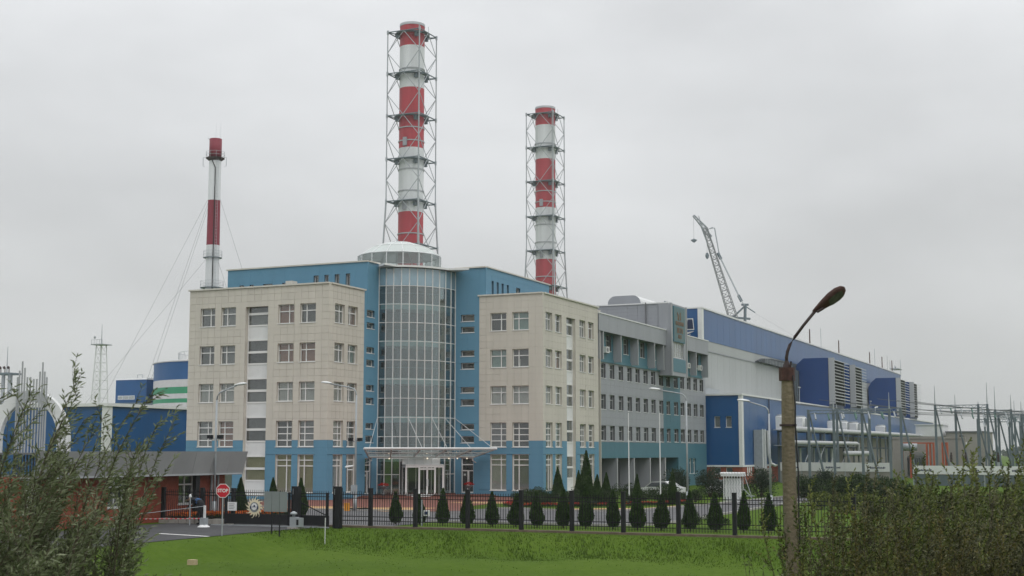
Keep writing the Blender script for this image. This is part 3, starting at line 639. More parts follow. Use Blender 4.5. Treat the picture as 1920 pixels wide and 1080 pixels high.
for s0, s1 in ((125.05,146.5),(152.15,163.35)):
    n = round((s1-s0)/2.6)
    fo = MB().box((UG,s0,15.905),(UO-.01,s1,17.6)).build('fascia','grey_joint',AX)
    for i in range(n): MB().box((UO-.008,s0+(s1-s0)*i/n+.006,15.91),(UO+.02,s0+(s1-s0)*(i+1)/n-.006,17.6)).build('panel','grey_clad',fo)
    MB().box((UO-.3,s0,17.604),(UO+.08,s1,17.72)).build('coping','white_trim',AX)
    MB().box((UG+.015,s0,13.0),(UG+.12,s1,13.35)).build('sill_band','teal',AX)
for v in (128.6,156.6,161.6):
    ac = put('air_conditioner', MB().box((-.02,0,0),(.33,.85,.62)).mesh('air_conditioner','white_pvc'), AX, (UG+.03,v,13.95))
    link('fan_grille', MB().cyl((.332,.36,.31),(.345,.36,.31),.24,n=16).mesh('fan_grille','grey_dark'), ac); link('bracket', MB().box((-.02,.1,-.06),(.3,.16,-.005)).box((-.02,.7,-.06),(.3,.76,-.005)).mesh('bracket','galv'), ac)
MB().box((-62,124.5,17.3),(UG,E1,17.4)).build('roof','grey_dark',AX); MB().box((-62,E1-.1,0),(UG-.02,E1,17.3)).build('wall','grey_clad',AX)
# sign bay and raised block
hb = [(147.2,151.0,14.6,16.3)]
w = wall_sheet(AX,'bay','u',UB,146.5,152.1,12.55,20.7,hb,'grey_clad',dep=0,reveal=.3)
MB().box((UG,146.5,12.55),(UB-.002,146.6,20.7)).box((UG,152.0,12.55),(UB-.002,152.1,20.7)).box((UG,146.61,12.55),(UB-.004,151.99,12.65)).box((UG-5,146.61,20.6),(UB-.004,151.99,20.69)).build('bay_side','grey_clad',AX)
MB().box((UB-.06,146.4,12.5),(UB+.10,146.62,20.75)).box((UB-.06,151.98,12.5),(UB+.10,152.2,20.75)).build('bay_edge','grey_light',AX)
for k in range(5):
    s = 147.2+k*.76; o = put('bay_window', MB().box((0,.1,0),(.05,.18,1.7)).box((.70,.1,0),(.75,.18,1.7)).box((.05,.1,0),(.70,.18,.06)).box((.05,.1,1.64),(.70,.18,1.7)).mesh('bay_window','white_pvc'), AX, (UB,s,14.6), PI/2)
    link('pane', MB().box((.05,.13,.06),(.70,.14,1.64)).mesh('pane','window_glass'), o); link('blind', MB().box((0,.28,0),(.76,.30,1.7)).mesh('blind',['blind_grey','blind_white','blind_white','blind_grey','room_mid'][k]), o)
MB().box((UB+.003,146.95,13.0),(UB+.04,151.6,14.5)).build('bay_panel','teal',AX)
sg = MB().box((UB+.02,146.9,16.4),(UB+.16,151.1,20.45)).build('sign_board','teal',AX)
mat('sign_face', (.10, .175, .19), .5, .1, 1)
MB().box((UB+.162,147.05,16.55),(UB+.175,150.95,20.3)).build('sign_face','sign_face',sg)
def marks(u, v0, v1, z, h, n, m, parent, rr):    # a row of raised letter strokes
    b = MB(); w = (v1-v0)/n
    for i in range(n):
        x = v0+i*w; st = w*.26; k = rr.randrange(5)
        b.box((u,x,z),(u+.05,x+st,z+h))
        if k in (0,1,3): b.box((u,x+w*.72-st,z),(u+.049,x+w*.72,z+h))
        if k in (0,2,4): b.box((u,x+st,z+h-.1*1.2),(u+.048,x+w*.6,z+h))
        if k in (1,2): b.box((u,x+st,z+h*.45),(u+.048,x+w*.6,z+h*.62))
        if k in (3,4): b.box((u,x+st,z),(u+.048,x+w*.6,z+.11))
    b.build('letters',m,parent)
rr = random.Random(4)
us_ = UB+.177
b = MB(); b.add([(us_,148.15,18.95),(us_,148.75,18.95),(us_,148.55,19.65),(us_,148.9,19.75),(us_,148.35,19.7)],[(0,1,2,4)]); b.box((us_,148.45,18.9),(us_+.05,148.7,19.6)); b.box((us_,149.15,18.95),(us_+.05,149.4,19.85)); b.box((us_,148.1,19.45),(us_+.05,148.35,19.8)); b.build('emblem','bronze',sg)
marks(us_,147.5,150.5,18.35,.42,9,'bronze',sg,rr); marks(us_,148.0,150.2,17.45,.62,4,'bronze',sg,rr); marks(us_,148.4,149.8,16.85,.42,3,'bronze',sg,rr)
w = wall_sheet(AX,'raised_block','v',146.6,-58,UG-.05,17.4,20.72,[],'grey_joint',dep=.03); panels(AX,w,'v',146.6,-58,UG-.05,17.4,20.72,[],1.31,.42,'grey_clad',gap=.014)
MB().box((-58.1,146.5,20.722),(UB-.35,146.9,20.86)).build('coping','white_trim',AX)
MB().box((-58,146.7,20.55),(-48.2,156,20.6)).build('roof','grey_dark',AX)
MB().cyl((-49.6,146.52,17.4),(-49.6,146.52,20.9),.07).build('drain_pipe','grey_dark',AX)
# barrel-vaulted plant room on its roof
prof = [(-55.3,20.6),(-55.3,21.1)]+[(-54.4+.95*math.cos(PI-PI/2*i/5),21.2+.98*math.sin(PI/2*i/5)) for i in range(1,6)]+[(-52.2+.95*math.cos(PI/2-PI/2*i/5),21.2+.98*math.sin(PI/2-PI/2*i/5)) for i in range(0,6)]+[(-51.25,20.6)]
b = MB(); n = len(prof); b.add([(x,149.6,z) for x, z in prof]+[(x,175,z) for x, z in prof],[(i,i+1,n+i+1,n+i) for i in range(n-1)]); b.build('vault_roof','white_trim',AX,False)
b = MB(); b.add([(x,149.58,z) for x, z in prof],[tuple(range(n-1,-1,-1))]); b.build('vault_end','grey_clad',AX)
for v in (151.5,152.4,153.3): MB().cyl((-48.9,v,20.6),(-48.9,v,21.4),.05).cyl((-48.9,v,21.4),(-48.9,v,21.55),.12).build('roof_vent','galv',AX)

# ------------------------------------------------------------------ turbine hall
UH, VH, VE = -49.45, 168.0, 335.0
TBH = thing('turbine_hall', 'long grey and blue turbine hall receding behind the annex', 'building', (UH,VH,0))
MB().box((-118,VH,0),(UH,VE,18.3)).build('wall','hall_grey',TBH)
MB().box((-118,VH-.06,18.304),(UH+.06,VE,22.3)).build('upper_wall','hall_blue',TBH)
n = 56
for i in range(n):   # standing seams of the long side
    v = VH+(VE-VH)*(i+.5)/n
    MB().box((UH+.061,v-.012,18.31),(UH+.066,v+.012,22.29)).build('seam','hall_blue',TBH)
    MB().box((UH+.001,v-.012,11.2),(UH+.008,v+.012,16.88)).build('seam','hall_grey',TBH)
MB().box((UH+.061,VH-.1,18.31),(UH+.16,VH+.75,22.3)).box((UH-.38,VH-.14,18.31),(UH+.06,VH-.062,22.3)).build('corner_trim','white_trim',TBH)
MB().box((-118.1,VH-.2,22.304),(UH+.2,VE+.1,22.5)).build('roof_edge','white_trim',TBH)
MB().box((UH+.002,VH,16.9),(UH+.12,VE,17.02)).build('ledge','grey_clad',TBH)
# painted emblem on the front: a trapezium over waves
lg = MB(); y = VH-.075
def trap(x0, x1, x2, x3, z0, z1, yy): return [(x0,yy,z0),(x1,yy,z0),(x2,yy,z1),(x3,yy,z1)]
lg.add(trap(-51.45,-50.32,-50.46,-51.28,19.55,21.05,y),[(0,1,2,3)]); lg.mi = 1; lg.add(trap(-51.34,-50.43,-50.55,-51.2,19.68,20.93,y-.012),[(0,1,2,3)]); lg.mi = 0
lg.add([(-51.6,y,19.15),(-51.2,y,19.3),(-50.3,y,19.4),(-50.8,y,19.18),(-51.4,y,18.95)],[(0,1,2,3,4)]); lg.add([(-51.6,y,18.75),(-51.1,y,18.9),(-50.7,y,19.05),(-51.2,y,18.72)],[(0,1,2,3)])
lg.build('wall_emblem',['white_trim','navy'],TBH)
for v in (236,262,296,312,326): MB().cyl((UH-.5,v,22.4),(UH-.5,v,25.2),.12,.10,n=6).build('roof_vent','rust',TBH)
for v, h in ((246,3.8),(303,4.0),(320,3.6)): MB().cyl((UH-.6,v,22.4),(UH-.6,v,22.4+h),.05,n=5).build('lightning_rod','galv',TBH)
MB().tube([(UH-1,331,22.5),(UH-1,333.5,24.4),(UH-1,336,23.8)],.12,5).box((UH-2,332,23.6),(UH,338,23.8)).cyl((UH-.2,337,22),(UH-.2,337,26),.06,n=5).cyl((UH-1.8,331.5,22),(UH-1.8,331.5,25.6),.06,n=5).build('roof_cradle','galv',TBH)
# arched plant between the hall and the filter houses
b = MB(); vs2 = [195,198.2,203,208,214,220,226]; hh = [17.13,17.7,17.95,18.0,18.05,18.15,18.25]
for i in range(6): b.add([(UH+.13,vs2[i],17.03),(UH+.7,vs2[i],17.03),(UH+.7,vs2[i],hh[i]),(UH+.13,vs2[i],hh[i]),(UH+.13,vs2[i+1],17.03),(UH+.7,vs2[i+1],17.03),(UH+.7,vs2[i+1],hh[i+1]),(UH+.13,vs2[i+1],hh[i+1])],[(1,5,6,2),(3,2,6,7),(0,1,2,3),(4,7,6,5)])
b.build('ledge_screen','steel_dark',TBH)
for i in range(19): v = 199+i*.95; MB().box((UH+.702,v,17.05),(UH+.75,v+.14,17.72)).build('screen_rib','galv',TBH)
MB().box((UH+.13,212,11.3),(UH+1.2,219.2,17.0)).build('shaded_plant_box','steel_dark',TBH)  # plain dark box: the shadow over the equipment is put into its colour
for i in range(4): MB().box((UH+1.202,212.4+1.6*i,11.4),(UH+1.3,212.7+1.6*i,16.9)).build('casing_rib','steel_blue',TBH)
# air intake filter houses with louvres
def filter_house(v0, v1, zt, lab, depth=5.2):
    t = thing('filter_house', lab, 'filter house', (-43.5,v0,11.2), group='air intake filter houses')
    u1 = -43.6; z0 = 11.24
    b = MB(); pr = [(UH+.3,z0),(u1,z0),(u1,zt),(UH+1.9,zt),(UH+.9,zt-.9),(UH+.3,zt-1.9)]; n = len(pr)
    b.add([(x,v0,z) for x, z in pr]+[(x,v1,z) for x, z in pr],[tuple(range(n)),tuple(range(2*n-1,n-1,-1))]+[(i,n+i,n+(i+1)%n,(i+1)%n) for i in range(n)]); b.build('casing','filter_navy',t)
    MB().box((u1+.002,v0+.02,z0+.4),(u1+.06,v1-.02,zt-.02)).build('louvre_frame','black_steel',t)
    MB().box((u1+.062,v0,z0+.35),(u1+1.0,v0+.25,zt)).build('end_panel','grey_light',t); MB().box((u1+.062,v1-.2,z0+.35),(u1+.2,v1,zt)).build('end_panel','grey_light',t)
    k = 14
    for i in range(k):
        z = z0+.5+(zt-z0-.6)*(i+.6)/k
        MB().add([(u1+.07,v0+.26,z+.22),(u1+1.0,v0+.26,z-.12),(u1+1.0,v1-.02,z-.12),(u1+.07,v1-.02,z+.22),(u1+.07,v0+.26,z+.28),(u1+1.0,v0+.26,z+.0),(u1+1.0,v1-.02,z+.0),(u1+.07,v1-.02,z+.28)],
                 [(3,2,1,0),(4,5,6,7),(0,1,5,4),(1,2,6,5),(2,3,7,6)]).build('louvre','pipe_grey',t)
    return t
filter_house(219.3,232,19.0,'blue louvred filter house nearest to the lamp post, first of four')
filter_house(237.5,248.5,18.9,'blue louvred filter house behind the first, second of four')
filter_house(288.5,300.6,19.2,'blue louvred filter house farther along the hall, third of four')
filter_house(307.4,318.3,19.2,'last blue louvred filter house at the far hall end')

# ------------------------------------------------------------------ low blue service building
UQ = -43.86
SB = thing('service_building', 'low deep blue service building with brick base and white corner trim', 'building', (UQ,166,0))
hb_ = [(-47.34,-46.6,7.02,8.4),(-45.87,-45.13,7.02,8.4)]
w = wall_sheet(SB,'wall','v',166.0,-49.4,UQ,2.35,11.0,hb_,'hall_blue',dep=0,reveal=.25)
for h in hb_: window(SB,(h[0],166.0,h[2]),0,h[1]-h[0],h[3]-h[2],(),(),'blind_grey')
MB().add([(UQ,166,2.35),(UQ,348,2.35),(UQ,348,11),(UQ,166,11)],[(0,1,2,3)]).build('side_wall','hall_blue',SB)
hb2 = [(-47.46,-46.61,1.2,2.04),(-45.97,-45.16,1.2,2.04)]
wall_sheet(SB,'brick_wall','v',166.0,-49.4,UQ,0,2.12,hb2,'brick',dep=0,reveal=.25)
for h in hb2: window(SB,(h[0],166.0,h[2]),0,h[1]-h[0],h[3]-h[2],(),(),'room_mid')
MB().add([(UQ,166,0),(UQ,190,0),(UQ,190,2.12),(UQ,166,2.12)],[(0,1,2,3)]).build('brick_wall','brick',SB)
for v in (168.2,169.1,170.0): MB().box((UQ+.002,v,1.0),(UQ+.03,v+.5,2.1)).build('base_panel','white_trim',SB)
MB().box((-49.4,165.88,2.125),(UQ+.1,165.998,2.345)).box((UQ+.002,166.0,2.125),(UQ+.1,348,2.345)).build('base_trim','white_trim',SB)
MB().box((UQ-.35,165.9,2.35),(UQ+.06,165.995,11.0)).box((UQ+.002,165.99,2.35),(UQ+.08,166.75,11.0)).build('corner_trim','white_trim',SB)
MB().box((-49.4,165.8,11.0),(UQ+.15,348,11.22)).build('roof_edge','white_trim',SB)
for v in range(170,348,4): MB().box((UQ+.001,v,2.36),(UQ+.006,v+.02,10.99)).build('seam','hall_blue',SB)
MB().cyl((UQ+.1,180,2.4),(UQ+.1,180,11),.07,n=6).build('drain_pipe','navy',SB)
for p in ((226,.9),(233,1.3),(247,1.1),(268,1.3)): MB().tube([(UQ-.6,p[0],11.2),(UQ-.6,p[0],11.2+p[1]),(UQ-.3,p[0]+.8,11.3+p[1])],.14,6).build('roof_vent','white_trim',SB)
for v in (193,201,224,240,262): MB().cyl((UQ-.4,v,11.2),(UQ-.4,v,13.6),.04,n=5).box((UQ-.5,v-.5,13.4),(UQ-.3,v+.5,13.55)).build('roof_light','galv',SB)
MB().box((-49.0,166.5,11.22),(-48.8,174,12.1)).build('guard_rail','galv',SB)
# flue and ducts on its long side
dk = thing('vent_duct', 'tall grey sheet metal vent duct against the low blue building', 'duct', (-43,173,0))
MB().box((-43.8,171.6,1.9),(-42.7,173.2,6.8)).build('duct','galv',dk); MB().box((-43.8,173.4,1.9),(-42.9,174.8,6.8)).build('duct','steel_blue',dk)
MB().box((-42.698,171.55,1.9),(-42.6,171.7,6.9)).box((-42.698,173.0,1.9),(-42.6,173.15,6.9)).build('duct_edge','white_steel',dk)
MB().tube([(-42.7,174.6,6.7),(-42.7,174.9,3.5),(-42.6,175.4,2.5),(-42.4,177,2.2)],.2,8).build('duct_pipe','white_steel',dk)
solo(MB().box((-43.5,171.4,0),(-42.5,175.5,1.9)), 'duct_plinth','conc',(-43,173,0),'grey concrete plinth under the tall vent duct','plinth')
# pipe rack with steel legs, white pipes and upright coolers
PRK = thing('pipe_rack', 'steel pipe rack carrying long white pipes beside the blue building', 'pipe rack', (-40.5,200,0))
for v in range(180,318,9):
    for u in (-42.6,-40.2): MB().box((u-.13,v-.13,0),(u+.13,v+.13,6.8)).build('leg','steel_blue',PRK)
    MB().box((-42.75,v-.1,6.6),(-40.05,v+.1,6.8)).box((-42.75,v-.1,4.55),(-40.05,v+.1,4.75)).build('cross_beam','steel_blue',PRK)
    if v < 215: MB().cyl((-40.2,v+.2,.2),(-40.2,v+8.8,4.6),.06,n=5).build('brace','galv',PRK)
MB().cyl((-40.3,178,7.0),(-40.3,296,7.35),.34,n=12).cyl((-40.3,296,7.35),(-40.3,320,7.1),.26,n=10).build('main_pipe','pipe_grey',PRK,True)
MB().tube([(-40.0,176,5.2),(-40.0,222,5.3),(-40.0,223.5,5.2),(-40.0,223.5,3.8)],.3,10).build('lower_pipe','pipe_grey',PRK,True)
MB().cyl((-39.9,212,3.75),(-39.9,232,3.75),.38,n=12).build('cross_pipe','pipe_grey',PRK,True)
MB().box((-42.8,178,4.76),(-40.6,224,4.86)).box((-42.8,178,6.81),(-40.8,316,6.9)).build('walkway','galv',PRK)
for v in (181,184.5,187.5,190,195,199,204,208,212): MB().cyl((-42.0,v,0),(-42.0,v,4.5),.14+.06*(v%3),n=8).build('riser','galv' if v%2 else 'white_steel',PRK)
MB().box((-43.6,222,0),(-42.9,300,6.5)).build('screen_wall','beige_wall',PRK)
cv = [(178.5,2.0),(187.5,2.1),(212.5,2.0),(219,1.9),(228,2.0),(237.5,2.0),(256,1.7)]
for i, (v, w_) in enumerate(cv):
    t = thing('cooling_unit', ORD[i]+' white upright cooling unit from the lamp post above the white pipe', 'cooler', (-41.9,v,6.9), group='white cooling units on the pipe rack')
    MB().cyl((-41.9,v+1.6,6.91),(-41.9,v+1.6,8.75),w_*.52,n=18).build('casing','white_steel',t,True)
    MB().cyl((-41.9,v+1.6,8.751),(-41.9,v+1.6,8.95),w_*.45,w_*.42,n=18).build('fan_cowl','galv',t,True)
    MB().box((-42.6,v+.1,6.91),(-41.0,v+.45,8.6)).build('side_panel','white_trim',t)
    for k in range(5): MB().box((-41.9+w_*.5,v+1.0+k*.28,7.1),(-41.9+w_*.56,v+1.06+k*.28,8.6)).build('rib','galv',t)
# orange and grey transformer bay
TB = thing('transformer_bay', 'orange framed transformer bay with grey radiators beside the switchyard', 'transformer', (-29,215,0))
for u in (-31.8,-30.6,-28.2,-27.7,-27.2,-25.9,-25.5,-25.2): MB().box((u-.1,214.6,0),(u+.1,215.4,5.4)).build('post','orange_steel',TB)
MB().box((-31.9,214.7,5.2),(-27.1,214.9,5.4)).build('beam','orange_steel',TB)
MB().cyl((-31.6,214.2,4.7),(-29.5,214.2,4.7),.55,n=14).build('conservator','galv',TB,True)
MB().box((-31.3,216,0),(-28.4,219,3.4)).box((-30.9,215.8,3.4),(-28.8,218,3.9)).build('tank','galv',TB)
for k in range(8): MB().box((-31.2+k*.34,215.3,.6),(-31.1+k*.34,215.98,3.1)).build('radiator_fin','steel_blue',TB)
solo(MB().box((-34.2,221,0),(-23.2,221.4,6.0)).box((-34.2,220.9,6.0),(-23.2,221.5,6.3)), 'fire_wall','beige_wall',(-29,221,0),'beige concrete fire wall behind the orange transformer bay','wall')
RBH = thing('relay_house', 'plain beige relay building behind the switchyard on the right', 'building', (-32,300,0))
MB().box((-35.3,300,0),(-27.6,318,8.0)).build('wall','beige_wall',RBH); MB().box((-35.5,299.8,8.0),(-27.4,318.2,8.3)).build('roof','grey_dark',RBH)
MB().box((-33.2,299.6,5.2),(-31.2,299.98,6.0)).build('duct','white_trim',RBH); MB().box((-32.6,299.5,4.6),(-31.8,299.58,7.4)).build('shutter','black_steel',RBH)
MB().box((-41.5,300,7.2),(-36,310,9.6)).box((-41.7,299.8,9.6),(-35.8,310.2,9.8)).build('annex','white_trim',RBH)
# white boundary fence with printed strip
def banner(u0, v0, u1, v1, lab, z0=1.55, z1=2.65, foot='beige_wall', rs=3):
    L_ = math.hypot(u1-u0, v1-v0); a = math.atan2(v1-v0, u1-u0)
    t = thing('banner_fence', lab, 'fence', (u0,v0,0), a, 'white printed fence strips')
    k = int(L_/3.0); r3 = random.Random(rs)
    for i in range(k):
        p = MB().box((i*3+.02,0,z0),(i*3+2.98,.06,z1)).build('panel','white_trim',t)
        b = MB()
        if i % 2 == 0:
            x = i*3+.4
            while x < i*3+2.4:
                w_ = r3.uniform(.07,.16); b.box((x,-.012,z0+.35+r3.uniform(0,.04)),(x+w_,-.002,z0+.52+r3.uniform(0,.1))); x += w_+.05
            b.build('print','navy',p)
        MB().box((i*3-.06,.07,0),(i*3+.06,.2,z1)).build('post','galv',t)
        if foot: MB().box((i*3+.1,.08,0),(i*3+2.9,.16,z0-.02)).build('lower_panel',foot,t)
banner(-41.5,176,-26.5,172,'long white printed fence strip behind the hedge right of the lamp post',rs=8)
banner(-24.0,170,2,160,'white printed fence strip under the switchyard at the right edge',1.35,2.35,'steel_blue',5)

# ------------------------------------------------------------------ switchyard gantries
def gantry(lab, posts, beam_z, v, spikes, ins=4, a_frame=True, group='steel switchyard gantries'):
    t = thing('switchyard_gantry', lab, 'gantry', (posts[0],v,0), group=group)
    for u, sp in zip(posts, spikes):
        b = MB(); b.box((u-.15,v-.12,0),(u+.15,v+.12,beam_z+.3)); b.build('post','steel_blue',t)
        if a_frame and posts.index(u) % 2 == a_frame-1: MB().cyl((u+1.9,v+.6,0),(u+.1,v+.2,beam_z-.3),.15,.10,n=6).build('strut','steel_blue',t)
        if sp: MB().cyl((u,v,beam_z+.3),(u,v,beam_z+.3+sp),.08,.03,n=5).build('spike','galv',t)
    u0, u1 = posts[0], posts[-1]
    bm_ = MB()
    for dz, dv in ((0,-.25),(0,.25),(.4,0)): bm_.cyl((u0,v+dv,beam_z+dz-.2),(u1,v+dv,beam_z+dz-.2),.055,n=5)
    k = max(2,int(abs(u1-u0)/.8))
    for i in range(k):
        a = u0+(u1-u0)*i/k; c_ = u0+(u1-u0)*(i+1)/k
        bm_.cyl((a,v-.25,beam_z-.2),((a+c_)/2,v,beam_z+.2),.03,n=4,caps=False).cyl(((a+c_)/2,v,beam_z+.2),(c_,v-.25,beam_z-.2),.03,n=4,caps=False).cyl((a,v-.25,beam_z-.2),(c_,v+.25,beam_z-.2),.03,n=4,caps=False)
    bm_.build('lattice_beam','steel_blue',t)
    for i in range(ins):
        a = u0+(u1-u0)*(i+.5)/ins
        MB().tube([(a,v-.2,beam_z-.2),(a+.25,v-.7,beam_z-.95)],.11,6).build('insulator','insulator_green' if i % 2 else 'galv',t)
    return t
gantry('steel gantry of grey posts just right of the wooden lamp post', [-36.4,-33.3,-29.85,-26.55], 8.9, 170, [.0,2.0,.4,2.0], 6)
gantry('second steel gantry of grey posts farther behind the lamp post gantry', [-35.2,-31.0,-27.0], 9.4, 182, [.6,.4,1.6], 5)
gantry('tall steel gantry whose left post stands against the sky right of the hall', [-24.9,-19.1,-17.9], 10.3, 200, [2.7,.4,3.0], 5)
gantry('lower steel gantry with thin spikes in the middle of the switchyard', [-22.4,-17.06,-14.95], 9.6, 202, [2.2,3.2,2.0], 5)
gantry('rightmost steel gantry of the switchyard against the sky', [-17.0,-13.9,-8.0,-3.0], 9.0, 206, [.5,1.8,1.5,1.5], 6)
gantry('distant steel gantry seen between the right hand switchyard posts', [-24,-17,-10,-3], 10.5, 262, [1.0,1.2,1.0,1.0], 6)
gantry('steel gantry with close set posts right of the beige relay building', [-20.6,-19.2,-16.2,-15.4,-12.4,-11.2,-9.0], 8.6, 214, [.6,2.2,.4,2.6,.5,1.8,.6], 7)
gantry('low steel gantry with close set posts at the right frame edge', [-13.0,-11.8,-10.2,-8.9,-6.5,-5.2], 7.6, 190, [1.4,.4,2.0,.4,1.6,.5], 6)
gantry('farthest steel gantry at the back of the switchyard', [-20,-12,-4], 11.5, 300, [1.0,1.2,1.0], 6)
for i in range(9):
    v0 = 203; u0 = -24.5+2.6*i; z0 = 10.0-.25*(i%3)
    pts = [(u0-22+44*t, v0+30*(t-.5), z0-.5+3.2*(t-.5)**2*2) for t in [k/8 for k in range(9)]]
    solo(MB().tube(pts,.03,4),'power_line','wire',pts[0],ORD[i]+' thin slack power line of the switchyard counted from the hall','cable','switchyard power lines')
for i, u in enumerate((-22.5,-20.6,-16.4,-12.6,-9.4)):
    t = thing('post_insulator', ORD[i]+' grey post insulator in the switchyard counted from the left','insulator',(u,196,0),group='switchyard post insulators')
    MB().box((u-.15,195.85,0),(u+.15,196.15,2.6)).build('support','galv',t); MB().lathe((u,196,2.6),[(.12,0),(.2,.1),(.12,.2),(.2,.3),(.12,.4),(.2,.5),(.12,.6),(.2,.7),(.12,.8),(.2,.9),(.1,1.0),(.1,1.3)],10).build('stack_of_discs','rust_dark',t)
# white tubular lattice frame by the road (stacked barrier frames)
WF = thing('white_frame_stack', 'white tubular frame stack by the road left of the lamp post', 'frame', (-29,106,0))
for i in range(7):
    u = -29.9+i*.36; MB().cyl((u,106,0),(u,106,3.0),.05,n=6).cyl((u,107.2,0),(u,107.2,3.0),.05,n=6).build('upright','white_trim',WF)
    MB().tube([(u,106,2.5),(u+.3,106,2.1),(u,106,1.7),(u+.3,106,1.2),(u,106,.8),(u+.3,106,.3)],.025,4).build('lacing','galv',WF)
MB().box((-30.2,105.8,2.72),(-27.4,107.4,2.95)).build('top_tray','white_steel',WF); MB().box((-29.9,106.4,.05),(-27.75,106.5,2.5)).build('sheet','white_trim',WF)
for k in range(8): MB().cyl((-30.2+k*.38,105.65,3.05),(-30.2+k*.38,107.5,3.05),.09,n=6).build('tube','white_trim',WF)
WF.scale = (.62,.7,.76)
MB().tube([(-27.4,106.5,3.0),(-26.2,106.5,.05)],.05,5).tube([(-27.4,106.5,1.4),(-25.9,106.5,.05)],.05,5).tube([(-27.4,106.5,.7),(-26.0,106.5,.7)],.04,5).build('stay','galv',WF)

# ------------------------------------------------------------------ chimneys
def lattice_chimney(lab):
    t = bpy.data.objects.new('chimney', None); COL.objects.link(t); ORG[t.name] = (0,0,0); tag(t,lab,'chimney','red and white lattice chimneys')
    r = 2.82
    bands = [(0,30,'stack_white'),(30,43,'stack_white'),(43,57.1,'stack_red'),(57.1,71.7,'stack_white'),(71.7,85.5,'stack_red'),(85.5,95.2,'stack_white'),(95.2,100.0,'stack_red'),(100.0,100.6,'grey_light')]
    for z0, z1, m in bands: MB().lathe((0,0,0),[(r,z0),(r,z1)] if m != 'grey_light' else [(r+.06,z0),(r+.06,z1),(r-.3,z1),(r-.3,z1-2)],40,False).build('shell_band',m,t,True)
    for z in (52.2,61.9,66.8,73.3,76.3,89.9): MB().lathe((0,0,0),[(r+.02,z-.12),(r+.16,z-.12),(r+.16,z+.12),(r+.02,z+.12)],40,False).build('stiffener','grey_light',t)
    def hw(z): return 4.07 if z > 59 else 4.07+(59.4-z)*.04
    lv = [98.2,88.6,78.9,69.0,59.4,49.4,39.5,29.5,19.5,9.5,0]
    cs = [(-1,-1),(1,-1),(1,1),(-1,1)]
    for sx_, sy_ in cs:
        m = MB()
        for a, b_ in zip(lv[:-1],lv[1:]): m.cyl((sx_*hw(a),sy_*hw(a),a),(sx_*hw(b_),sy_*hw(b_),b_),.13 if a > 60 else .19,n=8)
        for a in lv[:-1]: m.cyl((sx_*hw(a),sy_*hw(a),a-.5),(sx_*hw(a),sy_*hw(a),a+.4),.24,n=8)
        m.build('leg','galv',t)
    for k, (a, b_) in enumerate(zip(lv[:-1],lv[1:])):
        mid = (a+b_)/2; m = MB(); hb = hw(b_); ha = hw(a); hm = hw(mid)
        for i in range(4):
            c0, c1 = cs[i], cs[(i+1)%4]
            top = ((c0[0]+c1[0])/2*ha,(c0[1]+c1[1])/2*ha,a); bot = ((c0[0]+c1[0])/2*hb,(c0[1]+c1[1])/2*hb,b_)
            for c_ in (c0,c1):
                m.cyl(top,(c_[0]*hm,c_[1]*hm,mid),.085,n=5,caps=False).cyl(bot,(c_[0]*hm,c_[1]*hm,mid),.085,n=5,caps=False)
        m.build('bracing','galv',t)
        m = MB()
        for i in range(4):
            c0, c1 = cs[i], cs[(i+1)%4]; m.cyl((c0[0]*ha,c0[1]*ha,a),(c1[0]*ha,c1[1]*ha,a),.14,n=6)
            m.cyl((c0[0]*ha,c0[1]*ha,a),(c0[0]*2.2,c0[1]*2.2,a-.25),.12,n=6)
        pr = [(r+.15,a-.1),(r+1.15,a-.05),(r+1.15,a+.1),(r+.15,a+.1)]; m.lathe((0,0,0),pr,32,False)
        m.build('platform','steel_blue',t)
        m = MB()
        for sx_, sy_ in cs:
            q = (sx_*2.35,sy_*2.35); m.box((q[0]-.35,q[1]-.35,a-1.1),(q[0]+.35,q[1]+.35,a-.1))
        m.build('damper','steel_blue',t)
    MB().cyl((3.1,-2.5,0),(3.1,-2.5,100),.09,n=6).build('cable_riser','galv',t)
    for z in (57.5,72.0): MB().box((-.5,-3.15,z),(.45,-2.83,z+1.9)).build('inspection_door','grey_clad',t)
    MB().cyl((2.7,2.7,98.2),(2.7,2.7,100.6),.05,n=5).build('rod','galv',t)
    return t
ch = lattice_chimney('taller looking red and white lattice chimney rising behind the glass dome')
ch.location = (-22.7,300,0); ch.rotation_euler = (0,0,TH)
c2 = copy_tree(ch); c2['label'] = 'farther red and white lattice chimney behind the right cream wing'; c2.location = (9.4,375,0); c2.rotation_euler = (0,0,TH)
gc = bpy.data.objects.new('chimney', None); COL.objects.link(gc); ORG[gc.name] = (0,0,0); tag(gc,'slim white chimney with dark red bands and guy wires','chimney'); gc.location = (-51.25,230,0)
for z0, z1, r0, r1, m in ((0,39.1,1.28,1.12,'stack_white'),(39.1,46.9,1.12,1.05,'dark_red'),(46.9,54.3,1.05,1.02,'stack_white'),(54.3,57.7,1.06,1.06,'dark_red')):
    MB().lathe((0,0,0),[(r0,z0),(r1,z1)],28,z1 > 57).build('shell_band',m,gc,True)
for z in (54.3,): MB().lathe((0,0,0),[(1.0,z-.5),(1.6,z-.05),(1.6,z+.05),(1.05,z+.05)],20,False).build('platform','rust_dark',gc)
